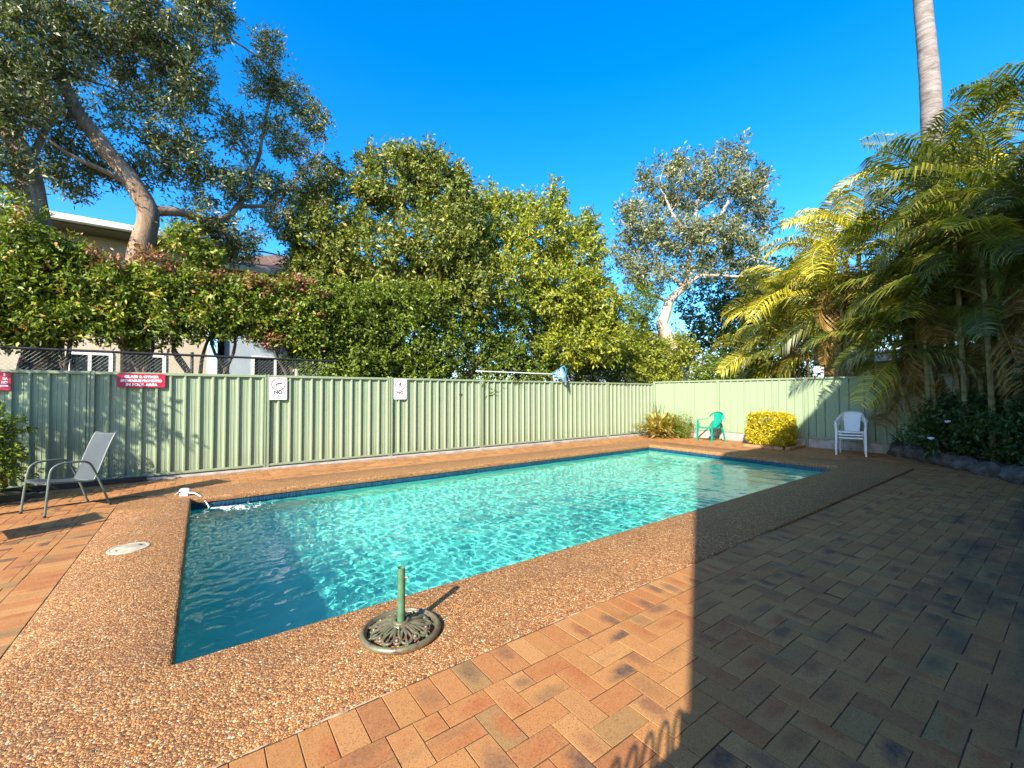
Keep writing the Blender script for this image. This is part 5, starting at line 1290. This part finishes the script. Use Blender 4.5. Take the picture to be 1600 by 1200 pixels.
# overhanging branch outside the picture on the left, whose shadow falls on the fence
lobes = [((0, 0, 3.15), (.9, .7, .38), 48), ((-1.0, -.3, 3.3), (.9, .8, .6), 90), ((.75, .3, 2.95), (.5, .5, .26), 20)]
big_tree('leafy tree outside the left picture edge that dapples the fence with shade', (-4.1, 7.9, -.1), [(Vector((-4.1, 7.9, 0))+Vector(c), r, n) for c, r, n in lobes], .09, 2.0, M['leaf_dark'], M['bark_dark'], 151, 12, .15, .05, -.2, (.1, .5, .3), 40)
# fallen leaves on the paving
g = np.random.default_rng(5); n = 150
P = np.stack([g.uniform(-2, 13, n), g.uniform(-.3, 9, n), np.zeros(n)], 1)
k = ~((P[:, 0] > X0-.05) & (P[:, 0] < X1+.05) & (P[:, 1] > Y0-.05) & (P[:, 1] < Y1+.05)) & ~((P[:, 0] > 10.2) & (P[:, 1] < 2.6)) & ((P[:, 0] > 5) | (P[:, 1] > 7.2)); P = P[k]; n = len(P)
P[:, 2] = [(.006 if (OX0 < p[0] < OX1 and OY0 < p[1] < OY1) else bz(p[0])+.006) for p in P]
a = g.uniform(0, 6.28, n)
lf_ = leaf_object('leaf_litter', P, np.stack([np.cos(a), np.sin(a), g.uniform(0, .3, n)], 1), np.stack([g.normal(0, .2, n), g.normal(0, .2, n), np.ones(n)], 1), g.uniform(.04, .08, n), g.uniform(.015, .03, n), g.random(n), M['dry'], None, 0); stuff(lf_)
# ------------------------------------------------------------------ chain link fence behind the green one, left part
cf = thing('chain_link_fence', 'chain link fence with a dark top rail showing above the green fence', 'fence', (-6, FY+.32, 0))
MB().tube([(0, 0, 2.10), (8.3, 0, 2.10)], .021, 8).build('top_rail', M['black_metal'], cf, smooth=True)
for k in range(3): MB().tube([(.35+2.75*k, .03, -.1), (.35+2.75*k, .03, 2.16)], .024, 8).build('post', M['black_metal'], cf, smooth=True)
mb = MB(); st = .062; z0, z1 = 1.55, 2.09
x = 0.0
while x < 7.7:
    h = z1-z0
    mb.tube([(x, .002, z0), (x+h, .002, z1)], .0013, 3, cap=False); mb.tube([(x+h, -.002, z0), (x, -.002, z1)], .0013, 3, cap=False); x += st
wm_ = mb.build('wire_mesh', M['chair_frame'], cf); stuff(wm_)

# ------------------------------------------------------------------ houses beyond
def house(label, loc, x0, x1, y0, y1, ze, over, pitch, wall, roof, ops, gutter=True, blinds=(), face='y', lower=None):
    h = thing('house', label, 'house', loc); o = Vector(loc)
    mb = MB(); wall_with_openings(mb, x0, x1, -.1, ze, [q[:4] for q in ops], y0, .2)
    mb.box(x0, x0+.2, y0+.2, y1, -.1, ze); mb.box(x1-.2, x1, y0+.2, y1, -.1, ze); mb.box(x0, x1, y1, y1+.2, -.1, ze)
    mb.build('wall', wall, h)
    ym = (y0+y1)/2; rise = (ym-y0+over)*math.tan(R(pitch)); k = over
    a, b, c, d = (x0-k, y0-k), (x1+k, y0-k), (x1+k, y1+k), (x0-k, y1+k); hip = min((x1-x0)/2-.2, (ym-y0)+k)
    r1, r2 = (x0-k+hip, ym), (x1+k-hip, ym); zt = ze+.18+rise; zb = ze+.18
    mb = MB(); P_ = [(*a, zb), (*b, zb), (*c, zb), (*d, zb), (*r1, zt), (*r2, zt), (*a, zb-.03), (*b, zb-.03), (*c, zb-.03), (*d, zb-.03)]
    mb.add(P_, [(0, 1, 5, 4), (1, 2, 5), (2, 3, 4, 5), (3, 0, 4), (0, 6, 7, 1), (1, 7, 8, 2), (2, 8, 9, 3), (3, 9, 6, 0)]); rf = mb.build('roof', roof, h)
    mb = MB(); nseg = int((x1-x0+2*k)/.6)
    for i in range(1, nseg):      # standing ribs on the front slope
        x = x0-k+i*(x1-x0+2*k)/nseg; tmax = min(1, (x-(x0-k))/hip, ((x1+k)-x)/hip)
        mb.tube([(x, y0-k, zb+.012), (x, y0-k+(ym-y0+k)*tmax, zb+rise*tmax+.012)], .022, 4)
    rb = mb.build('roof_ribs', roof, rf); stuff(rb)
    MB().box(x0-k, x1+k, y0-k, y0-.002, ze-.02, ze+.01).build('soffit', M['soffit'], h)
    MB().box(x0-k-.02, x1+k+.02, y0-k-.13, y0-k-.002, zb-.16, zb-.01, bev=.02).build('gutter', M['fascia'], h)
    for q in ops:
        fr = MB(); c_ = .07
        fr.box(q[0], q[1], y0-.03, y0+.05, q[2], q[2]+c_); fr.box(q[0], q[1], y0-.03, y0+.05, q[3]-c_, q[3]); fr.box(q[0], q[0]+c_, y0-.03, y0+.05, q[2]+c_, q[3]-c_); fr.box(q[1]-c_, q[1], y0-.03, y0+.05, q[2]+c_, q[3]-c_)
        m_ = (q[0]+q[1])/2; fr.box(m_-.03, m_+.03, y0-.03, y0+.05, q[2]+c_, q[3]-c_)
        w = fr.build('window', M['fascia'], h)
        if len(q) > 4:
            bl_ = MB(); nx = int((q[1]-q[0]-.14)/.11)
            for i in range(nx): bl_.box(q[0]+.08+i*.11, q[0]+.08+i*.11+.085, y0+.07, y0+.08, q[2]+c_, q[3]-c_)
            s = bl_.build('blind', M['curtain'], w); stuff(s)
            MB().box(q[0]+c_, q[1]-c_, y0+.09, y0+.10, q[2]+c_, q[3]-c_).build('pane', M['glass'], w)
        else: MB().box(q[0]+c_, q[1]-c_, y0+.02, y0+.03, q[2]+c_, q[3]-c_).build('pane', M['glass'], w)
    return h
house('cream two storey house with white metal roof behind the banksia trunks', (-3.5, 14.0, 0), -3.6, 3.6, 0, 8, 5.2, .65, 14, M['render_cream'], M['roof_metal'],
      [(-1.6, -.2, .8, 2.35), (.95, 1.75, .3, 2.4), (2.05, 2.75, .3, 2.4), (-2.8, -1.6, 3.5, 4.7), (-.4, 1.0, 3.5, 4.7), (1.9, 3.0, 3.5, 4.7)])
house('grey rendered house with brown roof and window blinds behind the hedge', (2.9, 14.3, 0), -2.4, 2.6, 0, 7, 4.75, .6, 22, M['render_grey'], M['roof_tile'],
      [(-1.75, -.55, .9, 2.5), (-1.2, .8, 3.3, 4.45, 1), (1.2, 2.2, 3.3, 4.45, 1)])
b0 = at(1045, 600, 25)
house('blue grey house glimpsed behind the pale banksia trunk', (b0.x, b0.y, 0), -4, 2.2, 0, 6, 4.3, .5, 20, M['render_grey'], M['roof_tile'], [(-2.6, -1.4, 2.2, 3.6), (.2, 1.4, 2.2, 3.6)])
# pale shed beyond the side fence
sh = thing('garden_shed', 'pale shed with bright white roof edge beyond the side fence', 'shed', (19.2, 3.4, 0))
MB().box(0, 4, -3.2, 2.6, -.1, 2.42).build('wall', M['render_cream'], sh)
mb = MB()
for i in range(34): mb.box(-.035, -.002, -3.1+i*.165, -3.1+i*.165+.10, .1, 2.36, bev=.006)
rb = mb.build('ribbed_cladding', M['roof_metal'], sh); stuff(rb)
MB().box(-.34, 4.2, -3.4, 2.8, 2.45, 2.50).build('soffit_board', M['soffit'], sh)
MB().box(-.36, 4.2, -3.42, 1.05, 2.51, 2.80, bev=.01).build('fascia', M['fascia'], sh); MB().box(-.36, 4.2, 1.06, 2.82, 2.51, 2.77, bev=.01).build('fascia', M['render_cream'], sh)
mb = MB(); mb.add([(-.42, -3.45, 2.83), (-.42, 2.85, 2.83), (2, 2.85, 3.12), (2, -3.45, 3.12), (4.3, -3.45, 2.83), (4.3, 2.85, 2.83), (-.42, -3.45, 2.80), (-.42, 2.85, 2.80), (4.3, -3.45, 2.80), (4.3, 2.85, 2.80)], [(0, 1, 2, 3), (3, 2, 5, 4), (0, 6, 7, 1), (4, 5, 9, 8), (6, 8, 9, 7)]); mb.build('roof', M['roof_metal'], sh)
